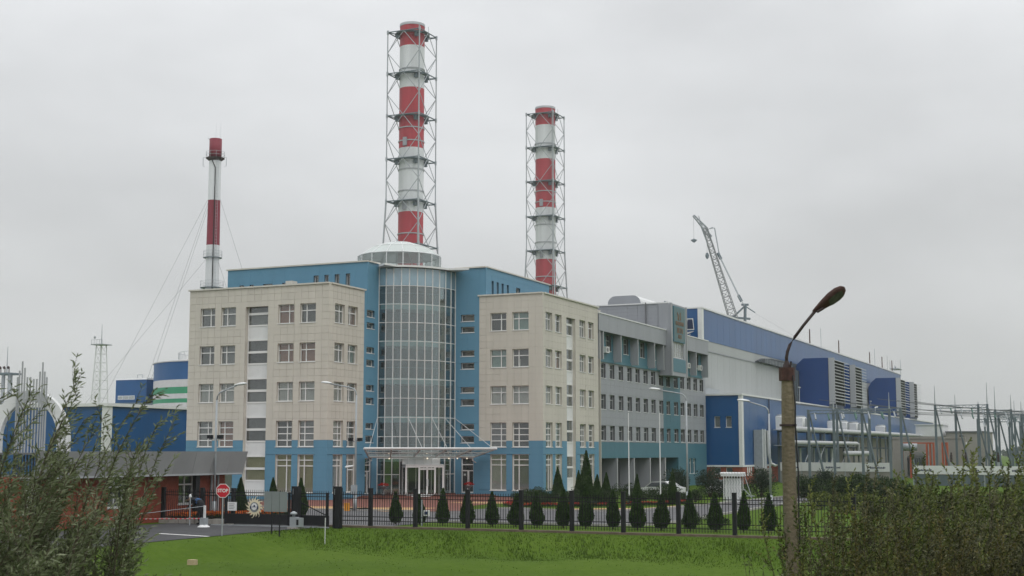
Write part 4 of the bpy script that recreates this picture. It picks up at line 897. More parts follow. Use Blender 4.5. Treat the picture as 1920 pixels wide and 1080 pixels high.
for z, rr_ in ((54.3,1.6),(31.8,2.0),(37.0,1.6)):
    m = MB()
    for i in range(10): t = 2*PI*i/10; m.cyl((rr_*math.cos(t),rr_*math.sin(t),z),(rr_*math.cos(t),rr_*math.sin(t),z+1.1),.025,n=4)
    for zz in (.55,1.1):
        for i in range(10): t = 2*PI*i/10; t2 = 2*PI*(i+1)/10; m.cyl((rr_*math.cos(t),rr_*math.sin(t),z+zz),(rr_*math.cos(t2),rr_*math.sin(t2),z+zz),.025,n=4)
    m.build('railing','galv',gc)
    if z < 50: MB().lathe((0,0,0),[(1.1,z-.1),(rr_,z-.1),(rr_,z),(1.1,z)],18,False).build('platform','steel_blue',gc)
MB().tube([(.3,-1.2,20),(.32,-1.2,50),(.3,-1.15,52.5),(-.3,-1.12,53.8)],.08,6).build('cable','rubber',gc)
m = MB()
for x in (.55,.85): m.cyl((x,-1.25,20),(x,-1.1,54),.025,n=4)
for i in range(60): m.cyl((.55,-1.25+.15*i/60,20+i*.57),(.85,-1.25+.15*i/60,20+i*.57),.018,n=4)
m.build('ladder','galv',gc)
for s in (-1,1): MB().tube([(s*1.6,-.4,54.4),(s*2.0,-.4,54.4),(s*2.0,-.4,52.9),(s*1.7,-.4,52.8)],.05,5).build('antenna_bracket','galv',gc)
MB().cyl((-1.05,0,57.6),(-1.35,0,57.9),.05,n=4).cyl((0,0,57.7),(0,0,60.5),.015,n=4).cyl((.8,0,57.7),(.8,0,60.5),.015,n=4).build('rod','galv',gc)
for x, y, z, z0 in ((-25,6,2,47.5),(-26,-4,4,37),(13,-14,18,47.5),(9,-14,20,36.5),(-8,-20,6,47),(-9,-16,4,46)):
    MB().cyl((math.copysign(.9,x),0,z0),(x,y,z),.018,n=4).build('guy_wire','wire',gc)
# ------------------------------------------------------------------ crane behind the hall
cr = bpy.data.objects.new('crane', None); COL.objects.link(cr); ORG[cr.name] = (0,0,0); tag(cr,'grey lattice boom crane reaching above the turbine hall roof','crane'); cr.location = (60,340,0)
def lattice(m, p0, p1, w0, w1, n, r=.09):
    p0 = Vector(p0); p1 = Vector(p1); d = (p1-p0).normalized(); a = d.cross(Vector((0,1,0))).normalized(); b_ = d.cross(a); pr = None
    for i in range(n+1):
        t = i/n; c_ = p0.lerp(p1,t); w_ = (w0+(w1-w0)*t)/2; q = [c_+a*w_*x+b_*w_*y for x, y in ((-1,-1),(1,-1),(1,1),(-1,1))]
        for k in range(4): m.cyl(q[k],q[(k+1)%4],r*.6,n=4,caps=False)
        if pr:
            for k in range(4): m.cyl(pr[k],q[k],r,n=4,caps=False); m.cyl(pr[k],q[(k+1)%4],r*.6,n=4,caps=False)
        pr = q
m = MB(); lattice(m,(3,0,3),(-4.5,0,38),2.0,2.0,18,.11); lattice(m,(-4.5,0,38),(-11.0,0,60.3),2.0,1.0,14,.11); m.build('boom','crane_grey',cr)
m = MB(); lattice(m,(-11.0,0,60.3),(-13.9,0,63.6),.9,.4,5,.12); lattice(m,(-11.2,0,60.0),(-9.6,0,58.0),.7,.7,3); m.cyl((-12.6,0,63.5),(-11.6,0,60.2),.1,n=4).cyl((-9.0,0,60.6),(-10.8,0,59.8),.1,n=4); m.build('jib','galv',cr)
m = MB(); m.cyl((-12.2,0,61.5),(-10.3,0,56.0),.2,n=5).cyl((-8.6,0,60.4),(-7.4,0,52.8),.15,n=5).cyl((-10.9,0,60),(-8.6,0,60.4),.1,n=5); m.build('jib_strut','galv',cr)
m = MB()
for dx in (-.5,-.17,.17,.5): m.cyl((-7.4+dx*.4,dx,53.0),(-2.4+dx*.4,dx,42.2),.10,n=4); m.cyl((-2.4+dx*.4,dx,42.2),(-1.4,dx,40.5),.07,n=4)
m.build('boom_stays','galv',cr)
for p in ((-7.5,0,53.0),(-2.5,0,42.2)): MB().cyl((p[0]-.4,0,p[2]+1.0),(p[0]+.4,0,p[2]-.6),.42,n=6).build('stay_block','steel_blue',cr)
m = MB(); m.cyl((-1.2,-.8,40.6),(-1.6,-.8,30),.25,n=5).cyl((-1.2,.8,40.6),(-1.6,.8,30),.25,n=5).cyl((-1.2,0,40.6),(-4.6,0,37.4),.25,n=5).cyl((-4.6,0,37.6),(0,0,37.2),.3,n=5).cyl((-1.2,0,40.4),(1.2,0,38.8),.15,n=5).cyl((-2.2,0,40.8),(-.4,0,40.8),.3,n=6); m.build('gantry_mast','steel_blue',cr)
MB().cyl((1,0,38.8),(14,0,31),.015,n=4).build('back_stay','wire',cr)
MB().cyl((-13.9,0,63.6),(-13.9,0,57.6),.03,n=4).build('hoist_rope','wire',cr); MB().lathe((-13.9,0,56.6),[(.05,0),(.4,.2),(.85,.7),(.2,.95),(.05,1.1)],8).build('hook_block','steel_blue',cr)
MB().cyl((-10.6,0,57.5),(-10.6,0,54.0),.03,n=4).build('hoist_rope','wire',cr); MB().lathe((-10.6,0,52.4),[(.1,0),(.35,.3),(.5,.9),(.3,1.5),(.05,1.7)],8).build('hook_block','steel_blue',cr)
MB().box((-3,-3,1),(9,3,4)).box((-5,-4.5,0),(6,-3.1,1.6)).box((-5,3.1,0),(6,4.5,1.6)).build('carrier','steel_blue',cr)

# ------------------------------------------------------------------ left side: warehouse, tank, pump house, masts
WH = thing('warehouse', 'deep blue warehouse with white corner post left of the office', 'building', (-104,120,0))
MB().box((-190,120,0),(-104,185,9.05)).build('wall','hall_blue',WH); MB().box((-104.6,119.85,0),(-103.9,119.995,9.05)).box((-103.995,119.9,0),(-103.85,120.7,9.05)).build('corner_trim','white_trim',WH)
MB().box((-190,119.7,9.054),(-103.7,185.2,9.4)).build('roof_edge','white_trim',WH)
for i in range(30): v = 122+i*2.1; MB().box((-103.999,v,0),(-103.992,v+.02,9.04)).build('seam','hall_blue',WH)
tk = thing('storage_tank', 'round blue tank with white and green stripes above the warehouse', 'tank', (-122.5,168,0))
cT = (-121.3,168,0)
for z0, z1, m in ((0,10.9,'tank_white_hazed'),(10.9,11.5,'green_paint'),(11.5,12.2,'tank_white_hazed'),(12.2,13.15,'green_paint'),(13.15,14.2,'tank_white_hazed'),(14.2,16.75,'tank_blue')): MB().lathe(cT,[(12,z0),(12,z1)],64,False).build('shell_band',m,tk,True)
MB().lathe(cT,[(12.15,16.75),(12.15,16.9),(6,17.75),(.1,18.15)],48,False).build('roof','tank_white_hazed',tk)
m = MB()
for i in range(40): t = 2*PI*i/40; t2 = 2*PI*(i+1)/40; m.cyl((cT[0]+8.5*math.cos(t),cT[1]+8.5*math.sin(t),17.35),(cT[0]+8.5*math.cos(t),cT[1]+8.5*math.sin(t),18.55),.03,n=4).cyl((cT[0]+8.5*math.cos(t),cT[1]+8.5*math.sin(t),18.55),(cT[0]+8.5*math.cos(t2),cT[1]+8.5*math.sin(t2),18.55),.03,n=4)
m.build('railing','galv',tk)
ph = thing('pump_house', 'small dark blue box building left of the striped tank', 'building', (-138,165,0))
MB().box((-141.5,165,0),(-135.6,172,14.9)).build('wall','tank_blue',ph); MB().box((-141.6,164.9,14.9),(-135.5,172.1,15.15)).build('roof_edge','white_trim',ph)
for u in (-141.0,-139.9,-138.8): w_ = put('window', MB().box((0,-.02,0),(1.0,.03,.6)).mesh('window','white_trim'), ph, (u,164.98,11.9)); link('pane', MB().box((.06,-.04,.06),(.94,-.022,.54)).mesh('pane','window_glass'), w_)
MB().tube([(-138.2,166,15.1),(-138.2,166,15.7),(-137.2,166,15.7),(-137.2,166,15.1)],.06,5).build('roof_pipe','galv',ph)
fp = solo(MB().lathe((-139,175,0),[(11,0),(11,11.0),(10.4,11.4),(.1,11.9)],40), 'low_tank','steel_blue',(-139,175,0),'low dark tank roof showing above the warehouse beside the mast','tank',smooth=True)
def lattice_mast(at, h, w0, w1, lab, rod=4):
    t = thing('lattice_mast', lab, 'mast', at, group='lattice masts')
    m = MB(); pr = None; n = 14
    for i in range(n+1):
        s = (w0+(w1-w0)*i/n)/2; z = h*i/n; q = [(at[0]+x*s,at[1]+y*s,z) for x, y in ((-1,-1),(1,-1),(1,1),(-1,1))]
        for k in range(4):
            m.cyl(q[k],q[(k+1)%4],.05,n=4,caps=False)
            if pr: m.cyl(pr[k],q[k],.11,n=4,caps=False); m.cyl(pr[k],q[(k+1)%4],.05,n=4,caps=False)
        pr = q
    m.build('lattice','white_steel',t)
    m = MB(); m.box((at[0]-1.7,at[1]-1.7,h),(at[0]+1.7,at[1]+1.7,h+.2))
    for k in range(5): m.cyl((at[0]-1.6+k*.8,at[1]-1.6,h),(at[0]-1.6+k*.8,at[1]-1.6,h+1.2),.04,n=4)
    m.cyl((at[0]-1.6,at[1]-1.6,h+1.2),(at[0]+1.6,at[1]-1.6,h+1.2),.04,n=4); m.build('platform','galv',t)
    MB().cyl((at[0],at[1],h),(at[0],at[1],h+rod),.14,.04,n=5).build('rod','galv',t); MB().lathe((at[0]-.3,at[1]-2,h+1.4),[(.1,0),(.25,.2),(.25,.5),(.1,.6)],8).build('floodlight','galv',t)
lattice_mast((-220.4,251.5,0),29.0,4.0,1.6,'pale lattice floodlight mast above the warehouse roof',5)
pm = thing('pole_mast', 'cluster of three grey poles with lamp platform at the left edge', 'mast', (-180.4,181.8,0))
for k, (du, dv) in enumerate(((-.9,0),(.9,0),(0,1.2))): MB().cyl((-180.4+du,181.8+dv,0),(-180.4+du*.8,181.8+dv*.8,17.6),.42,.34,n=8).build('pole','galv',pm)
MB().box((-182.4,180.2,17.5),(-178.4,183.6,17.8)).build('platform','steel_blue',pm); MB().cyl((-180.4,181.8,17.6),(-180.4,181.8,22.5),.12,.05,n=5).build('rod','galv',pm)
for k in range(5): MB().cyl((-182.2+k*.95,180.3,17.8),(-182.2+k*.95,180.3,18.5),.08,n=4).cyl((-182.2+k*.95,180.2,18.5),(-182.2+k*.95,180.0,18.8),.25,n=6).build('floodlight','rust_dark',pm)
bg_ = thing('steel_bracket', 'dark curved steel bracket at the very left edge above the warehouse', 'gantry', (-184,182,0))
MB().tube([(-182.6,181,0),(-182.6,181,14.8),(-183.2,181,15.6),(-186,181,15.7)],.22,6).tube([(-182.6,181,13.2),(-184.4,181,14.5),(-186,181,15.5)],.1,5).tube([(-186,181,10),(-182.7,181,12)],.1,5).build('frame','black_steel',bg_)

# ------------------------------------------------------------------ gatehouse with red brick walls and grey fascia
GH = thing('gatehouse', 'red brick gatehouse with wide grey metal fascia beside the gate', 'building', (-51,62,0))
hg = [(52.6,53.8,.9,2.6),(58.9,60.3,.95,2.6),(64.95,66.5,.95,2.62)]
wall_sheet(GH,'wall','u',-50.8,50.2,69.4,0,2.75,hg,'brick',dep=0,reveal=.3,reveal_m='grey_dark')
n = [0]
bk = MB()
for j in range(36):                                       # courses of bricks proud of the joints
    z0 = j*.0755+.005
    x = 50.2+(.125 if j % 2 else 0)
    while x < 69.3:
        if not any(h[0]-.02 < x+.24 and x < h[1]+.02 and h[2] < z0+.066 and z0 < h[3] for h in hg): bk.box((-50.8,x,z0),(-50.79,x+.238,z0+.066))
        x += .25
tag(bk.build('brickwork','brick',GH), kind='stuff')
for h in hg: window(GH,(-50.8,h[0],h[2]),PI/2,h[1]-h[0],h[3]-h[2],(.5,),(.68,),'room')
MB().box((-57,50.2,0),(-50.81,50.4,2.75)).box((-57,69.2,0),(-50.81,69.4,2.75)).build('wall','brick',GH)
def fascia(u0, v0, u1, v1, flare=.35):
    a = Vector((u1-u0,v1-v0)).normalized(); nrm = Vector((a.y,-a.x)); n_ = max(1,round(math.hypot(u1-u0,v1-v0)/1.7)); L_ = math.hypot(u1-u0,v1-v0)
    for i in range(n_):
        s0, s1 = L_*i/n_+.006, L_*(i+1)/n_-.006
        b = MB(); P = lambda s, o, z: (u0+a.x*s+nrm.x*o, v0+a.y*s+nrm.y*o, z)
        b.add([P(s0,-flare,2.62),P(s1,-flare,2.62),P(s1,0,4.02),P(s0,0,4.02),P(s0,-flare-.1,2.62),P(s1,-flare-.1,2.62),P(s1,-.1,4.02),P(s0,-.1,4.02)],[(0,1,2,3),(7,6,5,4),(3,2,6,7),(0,4,5,1),(0,3,7,4),(1,5,6,2)]); b.build('fascia_panel','fascia',GH)
fascia(-49.35,52.2,-49.35,64.7); fascia(-49.35,64.72,-49.55,70.0)
MB().prism([(-49.62,52.2),(-49.62,64.7),(-49.8,69.8),(-57.3,69.8),(-57.3,52.2)],2.64,2.72).build('soffit','grey_light',GH); MB().prism([(-49.5,52.3),(-49.5,64.7),(-49.7,69.8),(-57.3,69.8),(-57.3,52.3)],3.85,3.95).build('roof','grey_dark',GH)
for v in (67.9,68.55): MB().cyl((-50.66,v,0),(-50.66,v,2.64),.07,n=8).build('drain_pipe','galv',GH)
MB().box((-50.1,65.35,0),(-49.85,65.7,2.63)).build('column','black_steel',GH)
# arch monument and pole cluster by the gatehouse
AR = thing('arch', 'white stilted arch monument standing behind the willow', 'arch', (-54.3,56.6,0))
P0 = (-54.33,56.62)
def apt(x, z): return (P0[0]+x*.911,P0[1]+x*.4125,z)
cp_ = [(1.85,0),(1.85,4.7)]+[(1.85*math.cos(PI*i/16),4.7+2.3*math.sin(PI*i/16)) for i in range(1,16)]+[(-1.85,4.7),(-1.85,0)]
b = MB(); ring = []
for i, (x, z) in enumerate(cp_):
    j0, j1 = max(0,i-1), min(len(cp_)-1,i+1); dx, dz = cp_[j1][0]-cp_[j0][0], cp_[j1][1]-cp_[j0][1]; l_ = math.hypot(dx,dz); nx, nz_ = dz/l_, -dx/l_
    for o_, w_ in ((-.3,-.25),(.3,-.25),(.3,.25),(-.3,.25)):
        p = apt(x+nx*o_, max(0,z+nz_*o_)); b.v.append((p[0]-.4125*w_,p[1]+.911*w_,p[2]))
for i in range(len(cp_)-1):
    for k in range(4): b.f.append((i*4+k,i*4+(k+1)%4,(i+1)*4+(k+1)%4,(i+1)*4+k)); b.m.append(0)
b.build('arch_rib','ivory' if False else 'white_trim',AR)
PC_ = thing('pole_cluster', 'cluster of thin white upright poles in front of the arch', 'sculpture', (-54,56,0))
for x, h in ((-.58,8.0),(-.48,8.35),(-.34,8.85),(-.2,8.5),(-.05,8.0),(.12,8.0),(.3,7.9),(.46,7.9),(.62,8.3),(.76,8.8),(.88,8.3),(1.0,8.0)): p = apt(x,0); MB().cyl((p[0]+.3,p[1]-.6,0),(p[0]+.3,p[1]-.6,h),.055,.045,n=6).build('pole','grey_light',PC_)
# ------------------------------------------------------------------ fence
def spear(m, u, v, z0, z1, r=.012): m.box((u-r,v-r,z0),(u+r,v+r,z1-.08)); m.add([(u-.02,v,z1-.09),(u+.02,v,z1-.09),(u,v,z1),(u,v-.02,z1-.09),(u,v+.02,z1-.09)],[(0,1,2),(3,4,2)])
FUW = .12
FU = [-39.15,-36.9,-34.2,-31.15,-28.15,-25.4,-22.7,-19.9,-17.15,-14.4,-11.6,-8.8,-6.0,-3.2]
FV = 63.3
FE = thing('fence', 'black steel picket fence with square posts along the lawn', 'fence', (-20,FV,0))
for u in FU[1:]: MB().box((u-.095,FV-.095,-.12),(u+.095,FV+.095,2.05)).box((u-.105,FV-.105,2.05),(u+.105,FV+.105,2.08)).build('post','black_steel',FE)
for a, c_ in zip(FU[:-1],FU[1:]):
    for z in (.34,.56,1.52,1.72): MB().box((a+.14,FV-.02,z),(c_-.14,FV+.02,z+.04)).build('rail','black_steel',FE)
    m = MB(); k = round((c_-a-.28)/.145)
    for i in range(1,k): spear(m,a+.14+(c_-a-.28)*i/k,FV,.16,1.92)
    tag(m.build('pickets','black_steel',FE),kind='stuff')
solo(MB().box((-40,FV-.22,-.4),(-3,FV+.22,.10)),'fence_kerb','conc_brown',(-20,FV,0),'brown concrete kerb under the black picket fence','kerb')
# fence left of the gate in front of the gatehouse
FL = thing('side_fence', 'black picket fence panel between gatehouse and sliding gate', 'fence', (-48,63,0))
for u in (-50.3,-47.6,-45.5): MB().box((u-.1,62.9,0),(u+.1,63.1,2.0)).build('post','black_steel',FL)
for z in (.34,1.55,1.72): MB().box((-50.3,62.98,z),(-45.5,63.02,z+.04)).build('rail','black_steel',FL)
m = MB()
for i in range(34): spear(m,-50.2+i*.14,63.0,.2,1.92)
tag(m.build('pickets','black_steel',FL),kind='stuff')
st = thing('low_wall', 'low pale stone wall below the fence by the barrier', 'wall', (-47,62.6,0))
x = -50.2
while x < -45.6:
    w_ = R.uniform(.5,.75); MB().box((x,62.5,0),(x+w_-.04,62.8,R.uniform(.26,.32))).build('stone','conc',st); x += w_
# ------------------------------------------------------------------ sliding gate
GT = thing('sliding_gate', 'black sliding gate with solid base panel and diagonal brace', 'gate', (-42.5,61.9,0))
gv = 61.9
MB().box((-45.2,gv-.03,.12),(-38.6,gv+.03,.66)).build('base_panel','black_panel',GT)
for z in (1.62,1.78): MB().box((-45.2,gv-.025,z),(-38.6,gv+.025,z+.04)).build('rail','black_steel',GT)
m = MB()
for i in range(48): spear(m,-45.1+i*.137,gv,.66,1.98,.010)
tag(m.build('pickets','black_steel',GT),kind='stuff')
for u in (-45.2,-41.1,-38.7): MB().box((u-.05,gv-.05,.1),(u+.05,gv+.05,1.85)).build('stile','black_steel',GT)
MB().cyl((-40.9,gv-.05,1.55),(-38.8,gv-.05,.7),.03,n=6).build('brace','black_steel',GT)
MB().box((-46,gv-.2,.02),(-38.5,gv-.1,.07)).build('track','galv',GT)
for u, v, lab in ((-40.55,61.6,'black gate post with guide frame beside the grey gate drive'),(-38.35,62.2,'black gate post with guide frame at the fence end')):
    t = thing('gate_post', lab, 'gate post', (u,v,0), group='gate posts')
    MB().box((u,v-.15,0),(u+.3,v+.15,2.12)).build('column','black_steel',t); MB().box((u-.18,v-.05,0),(u-.1,v+.05,2.12)).box((u-.18,v-.05,2.12),(u+.3,v+.05,2.18)).build('guide','black_steel',t); MB().box((u-.1,v-.04,1.75),(u-.002,v+.04,2.05)).build('roller','galv',t)
em = thing('sun_emblem', 'cream sun shaped emblem with round badge fixed on the sliding gate', 'emblem', (-43.2,61.75,1.02))
c0 = (-43.22,61.78,1.03); b = MB()
for i in range(16):
    t = 2*PI*i/16; d = PI/16; q = lambda r, a: (c0[0]+r*math.cos(a), c0[1], c0[2]+r*math.sin(a))
    pts = [q(.36,t-d),q(.36,t+d),q(.47,t+d*.2-.05),q(.57,t-.17),q(.62,t-.33),q(.52,t-.16),q(.43,t-.16)]
    if i % 2: pts = [q(.36,t-d),q(.36,t+d),q(.46,t-.02),q(.53,t-.22),q(.45,t-.18)]
    b.add([(p[0],p[1]-.015,p[2]) for p in pts]+[(p[0],p[1]+.01,p[2]) for p in pts],[tuple(range(len(pts)))])
b.cyl((c0[0],c0[1]-.02,c0[2]),(c0[0],c0[1]+.02,c0[2]),.37,n=32); b.build('sun_rays','ivory',em)
MB().cyl((c0[0],c0[1]-.035,c0[2]),(c0[0],c0[1]-.022,c0[2]),.27,n=28).build('badge_ring','sign_grey',em)
MB().cyl((c0[0],c0[1]-.05,c0[2]+.03),(c0[0],c0[1]-.037,c0[2]+.03),.185,n=24).build('badge','white_trim',em)
MB().box((c0[0]-.27,c0[1]-.06,c0[2]-.09),(c0[0]-.19,c0[1]-.052,c0[2]+.05)).box((c0[0]+.19,c0[1]-.06,c0[2]-.09),(c0[0]+.27,c0[1]-.052,c0[2]+.05)).box((c0[0]-.15,c0[1]-.06,c0[2]+.0),(c0[0]+.15,c0[1]-.052,c0[2]+.03)).box((c0[0]-.03,c0[1]-.06,c0[2]+.03),(c0[0]+.06,c0[1]-.052,c0[2]+.12)).build('badge_mark','navy',em)
nb = thing('notice_board', 'small white notice plate hung on the sliding gate', 'sign', (-44.7,61.8,.8))
MB().box((-45.0,61.80,.82),(-44.42,61.83,1.28)).build('plate','white_trim',nb)
for k in range(4): MB().box((-44.9,61.792,1.17-k*.085),(-44.9+.36-.05*(k%2),61.798,1.195-k*.085)).build('text_line','grey_joint',nb)
# boards seen from behind
BD = thing('board_stand', 'row of three blank grey boards on two black posts', 'sign', (-38.7,57.1,0))
zb = hz(-38.7,57.1)
for i in range(3): MB().box((-39.36+i*.46,57.06,1.05),(-38.92+i*.46,57.09,2.04)).build('board','sign_grey',BD)
for u in (-38.92,-38.46): MB().box((u-.025,57.10,zb-.1),(u+.025,57.15,2.08)).build('post','black_steel',BD)
# STOP sign
def text_mesh(txt, size, m, ext=.004):
    c_ = bpy.data.curves.new('text','FONT'); c_.body = txt; c_.size = size; c_.align_x = 'CENTER'; c_.align_y = 'CENTER'; c_.extrude = ext; c_.offset = .008*size/.3
    o = bpy.data.objects.new('text', c_); COL.objects.link(o); dgp = bpy.context.evaluated_depsgraph_get(); me = bpy.data.meshes.new_from_object(o.evaluated_get(dgp)); bpy.data.objects.remove(o); me.materials.clear(); me.materials.append(MAT[m]); return me
zs_ = hz(-39.83,54.3); ss = thing('stop_sign', 'red octagonal STOP sign on thin grey post at the road edge', 'sign', (-39.83,54.3,zs_), .38)
def octa(r, y0, y1): 
    b = MB(); v = [(r*math.cos(PI/8+PI/4*i), y, 2.14-zs_+r*math.sin(PI/8+PI/4*i)) for y in (y0,y1) for i in range(8)]
    return b.add(v,[tuple(range(8)),tuple(range(15,7,-1))]+[(i,8+i,8+(i+1)%8,(i+1)%8) for i in range(8)])
octa(.355,-.03,-.02).build('sign_border','white_trim',ss); octa(.325,-.036,-.031).build('sign_face','sign_red',ss)
tm = text_mesh('STOP', .225, 'white_trim'); to = link('lettering', tm, ss); to.location = (0,-.042,2.14-zs_); to.rotation_euler = (PI/2,0,0); to.scale = (.95,1,1)
MB().cyl((0,.01,-.1),(0,.01,2.4-zs_),.03,n=10).build('post','galv',ss)
# barrier: pedestal, arm, counter
BR = thing('boom_barrier', 'grey road barrier with raised thin boom and striped skirt', 'barrier', (-45.2,60,0))
MB().lathe((-45.2,60,0),[(.34,.02),(.28,.07),(.18,.14)],14).build('foot','white_trim',BR); MB().box((-45.36,59.84,.14),(-45.04,60.16,.5)).build('pedestal','galv',BR); MB().box((-45.21,59.95,.5),(-45.11,60.05,1.15)).build('mast','white_steel',BR)
MB().cyl((-45.16,60,1.12),(-49.2,57.3,.55),.015,n=6).build('stay','galv',BR)
for i in range(44):
    t0, t1 = i/44, (i+1)/44; MB().cyl((-45.3-4.6*t0,60-2.6*t0,.46-.02*t0),(-45.3-4.6*t1,60-2.6*t1,.46-.02*t1),.03,n=6,caps=False).build('stripe','sign_red' if i % 2 else 'conc',BR)
BO = thing('barrier_post', 'thin pale bollard lamp beside the person at the gatehouse', 'bollard', (-46.9,61.0,0)); MB().cyl((-46.9,61,0),(-46.9,61,1.5),.03,n=6).build('post','galv',BO); MB().lathe((-46.9,61,1.5),[(.03,0),(.07,.04),(.07,.14),(.02,.2)],8).build('head','white_trim',BO)
# gate drive: grey housing with mushroom lamp
gd = thing('gate_drive', 'grey gate drive housing with small mushroom lamp on its top', 'gate motor', (-39.9,60.6,0)); zg = hz(-39.9,60.6)
MB().box((-40.2,60.4,zg-.05),(-39.55,60.85,zg+.1)).build('base','conc',gd); MB().box((-40.08,60.45,zg+.1),(-39.72,60.8,.62)).build('housing','galv',gd); MB().box((-39.70,60.42,zg+.12),(-39.45,60.8,.58)).build('side_box','galv',gd); MB().box((-39.64,60.40,.22),(-39.52,60.418,.5)).build('opening','black_steel',gd)
MB().lathe((-39.95,60.62,.62),[(.08,0),(.08,.12),(.2,.14),(.17,.22),(.04,.3)],12).build('lamp','galv',gd,True)

# ------------------------------------------------------------------ street lamps, flagpoles
def street_lamp(u, v, h, du, lab, flood=None, cam_=False, rz=0):
    t = thing('street_lamp', lab, 'street lamp', (u,v,0), group='grey street lamps')
    MB().cyl((u,v,0),(u,v,1.1),.13,.12,n=12).build('base','galv',t,True); MB().cyl((u,v,1.1),(u,v,h-.35),.075,.06,n=10).build('post','galv',t,True)
    s = 1 if du > 0 else -1; tip = abs(du)
    pts = [(u,v,h-.4),(u+s*.04,v,h-.12),(u+s*.18,v,h+.08),(u+s*.5,v,h+.2),(u+s*(tip-.35),v,h+.5)]
    MB().tube(pts,.045,8).build('arm','galv',t,True)
    b = MB(); n = 12
    prof = [(-.05,.05,.05),(.1,.10,.08),(.35,.16,.11),(.6,.16,.10),(.78,.08,.05),(.82,.02,.02)]
    for k, (x, w_, hh) in enumerate(prof):
        for i in range(n):
            a = 2*PI*i/n; b.v.append((u+s*(tip-.45+x),v+w_*math.cos(a),h+.52+x*.1+(hh if math.sin(a) > 0 else hh*.55)*math.sin(a)))
    for k in range(len(prof)-1):
        for i in range(n): b.f.append((k*n+i,k*n+(i+1)%n,(k+1)*n+(i+1)%n,(k+1)*n+i)); b.m.append(0)
    b.build('lamp_head','white_steel',t,True)
    if flood:
        MB().cyl((u-.35,v,flood),(u+.35,v,flood),.03,n=6).build('cross_arm','galv',t)
        for dx in (-.36,.36): MB().box((u+dx-.14,v-.2,flood+.02),(u+dx+.14,v+.06,flood+.24)).build('floodlight','black_steel',t)
    if cam_:
        MB().cyl((u-.1,v-.1,3.05),(u-.62,v-.3,2.95),.06,n=8).box((u-.5,v-.26,2.75),(u-.1,v-.2,2.82)).build('security_camera','white_trim',t); MB().box((u-.22,v-.22,1.15),(u+.22,v-.08,1.75)).build('cabinet','galv',t)
    return t
street_lamp(-49.5,66.65,7.4,1.75,'grey street lamp with two floodlights rising behind the gatehouse',4.75)
street_lamp(-48.3,80.75,8.2,-2.5,'grey street lamp with floodlights and camera left of the entrance',4.7,True)
street_lamp(-29.8,97.1,8.1,-2.5,'grey street lamp in front of the annex with arm to the left')
street_lamp(-22.1,90.8,6.9,-1.8,'grey street lamp in front of the low blue building')
for u, v, lab in ((-35.4,100.1,'left of the two thin white flagpoles before the annex'),(-33.2,101.1,'right of the two thin white flagpoles before the annex')):
    t = thing('flagpole', lab, 'flagpole', (u,v,0), group='flagpoles'); MB().cyl((u,v,0),(u,v,7.0),.055,.03,n=8).build('pole','white_trim',t); MB().cyl((u,v,0),(u,v,.3),.12,n=8).build('foot','galv',t); MB().lathe((u,v,7.0),[(.03,0),(.05,.04),(.01,.1)],8).build('finial','galv',t)

# ------------------------------------------------------------------ foliage builders
def leaf(m, p, d, w, up=None):                     # a pointed leaf along d
    d = Vector(d); s = d.cross(up or Vector((R.uniform(-1,1),R.uniform(-1,1),R.uniform(-1,1)))); 
    if s.length < 1e-5: return
    s = s.normalized()*w/2; p = Vector(p); k = len(m.v); q = p+d*.5
    m.v += [tuple(p),tuple(q+s),tuple(p+d),tuple(q-s)]; m.f.append((k,k+1,k+2,k+3)); m.m.append(0)
def thuja_mesh(h, r, n, seed, leafs=.075):
    rr = random.Random(seed); m = MB()
    prof = lambda t: r*(min(1,.55+t*2.2) if t < .2 else (1-((t-.2)/.8)**1.25)*.99+.02)
    lob = [rr.uniform(0,6.28) for _ in range(4)]
    for i in range(n):
        t = 1-math.sqrt(rr.random())*.985; 
        if rr.random() < .25: t = rr.random()
        a = rr.random()*2*PI; q = prof(t)*(1+.10*math.sin(3*a+lob[0]+t*5)+.08*math.sin(5*a+lob[1]-t*9))*(rr.uniform(.72,1.04)); p = Vector((q*math.cos(a),q*math.sin(a),.06+t*h*.98))
        d = Vector((math.cos(a)*.55+rr.uniform(-.3,.3),math.sin(a)*.55+rr.uniform(-.3,.3),1.0))*leafs*rr.uniform(.8,1.5); k = len(m.v)
        s = d.cross(Vector((rr.uniform(-1,1),rr.uniform(-1,1),.2))).normalized()*leafs*.42
        m.v += [tuple(p),tuple(p+d*.5+s),tuple(p+d),tuple(p+d*.5-s)]; m.f.append((k,k+1,k+2,k+3)); m.m.append(0)
    me = m.mesh('crown','thuja'); core = MB(); core.lathe((0,0,.1),[(prof(t)*.78,t*h*.94) for t in (0,.08,.2,.4,.6,.8,.97)],10); return me, core
TM = [thuja_mesh(1.75,.42,3200,s) for s in (1,2,3)]
TM2 = [thuja_mesh(1.75,.42,5200,s,.05) for s in (4,5)]
trunk_me = MB().cyl((0,0,-.1),(0,0,.5),.05,.04,n=6).mesh('trunk','bark')
def thuja(u, v, h, w, lab, grp, hi=False):
    k = R.randrange(len(TM2 if hi else TM)); me, core = (TM2 if hi else TM)[k]
    t = bpy.data.objects.new('thuja', None); COL.objects.link(t); t.location = W(u,v,0); t.rotation_euler = (0,0,R.random()*6.28); t.scale = (w/.84*R.uniform(.9,1.1),w/.84*R.uniform(.9,1.1),h/1.75*R.uniform(.94,1.06)); t.rotation_euler = (R.uniform(-.03,.03),R.uniform(-.03,.03),R.random()*6.28); tag(t,lab,'thuja',grp)
    link('crown', me, t); 
    if not hasattr(thuja,'c'): thuja.c = {}
    key = (hi,k)
    if key not in thuja.c: thuja.c[key] = core.mesh('inner_crown','thuja')
    link('inner_crown', thuja.c[key], t); link('trunk', trunk_me, t)
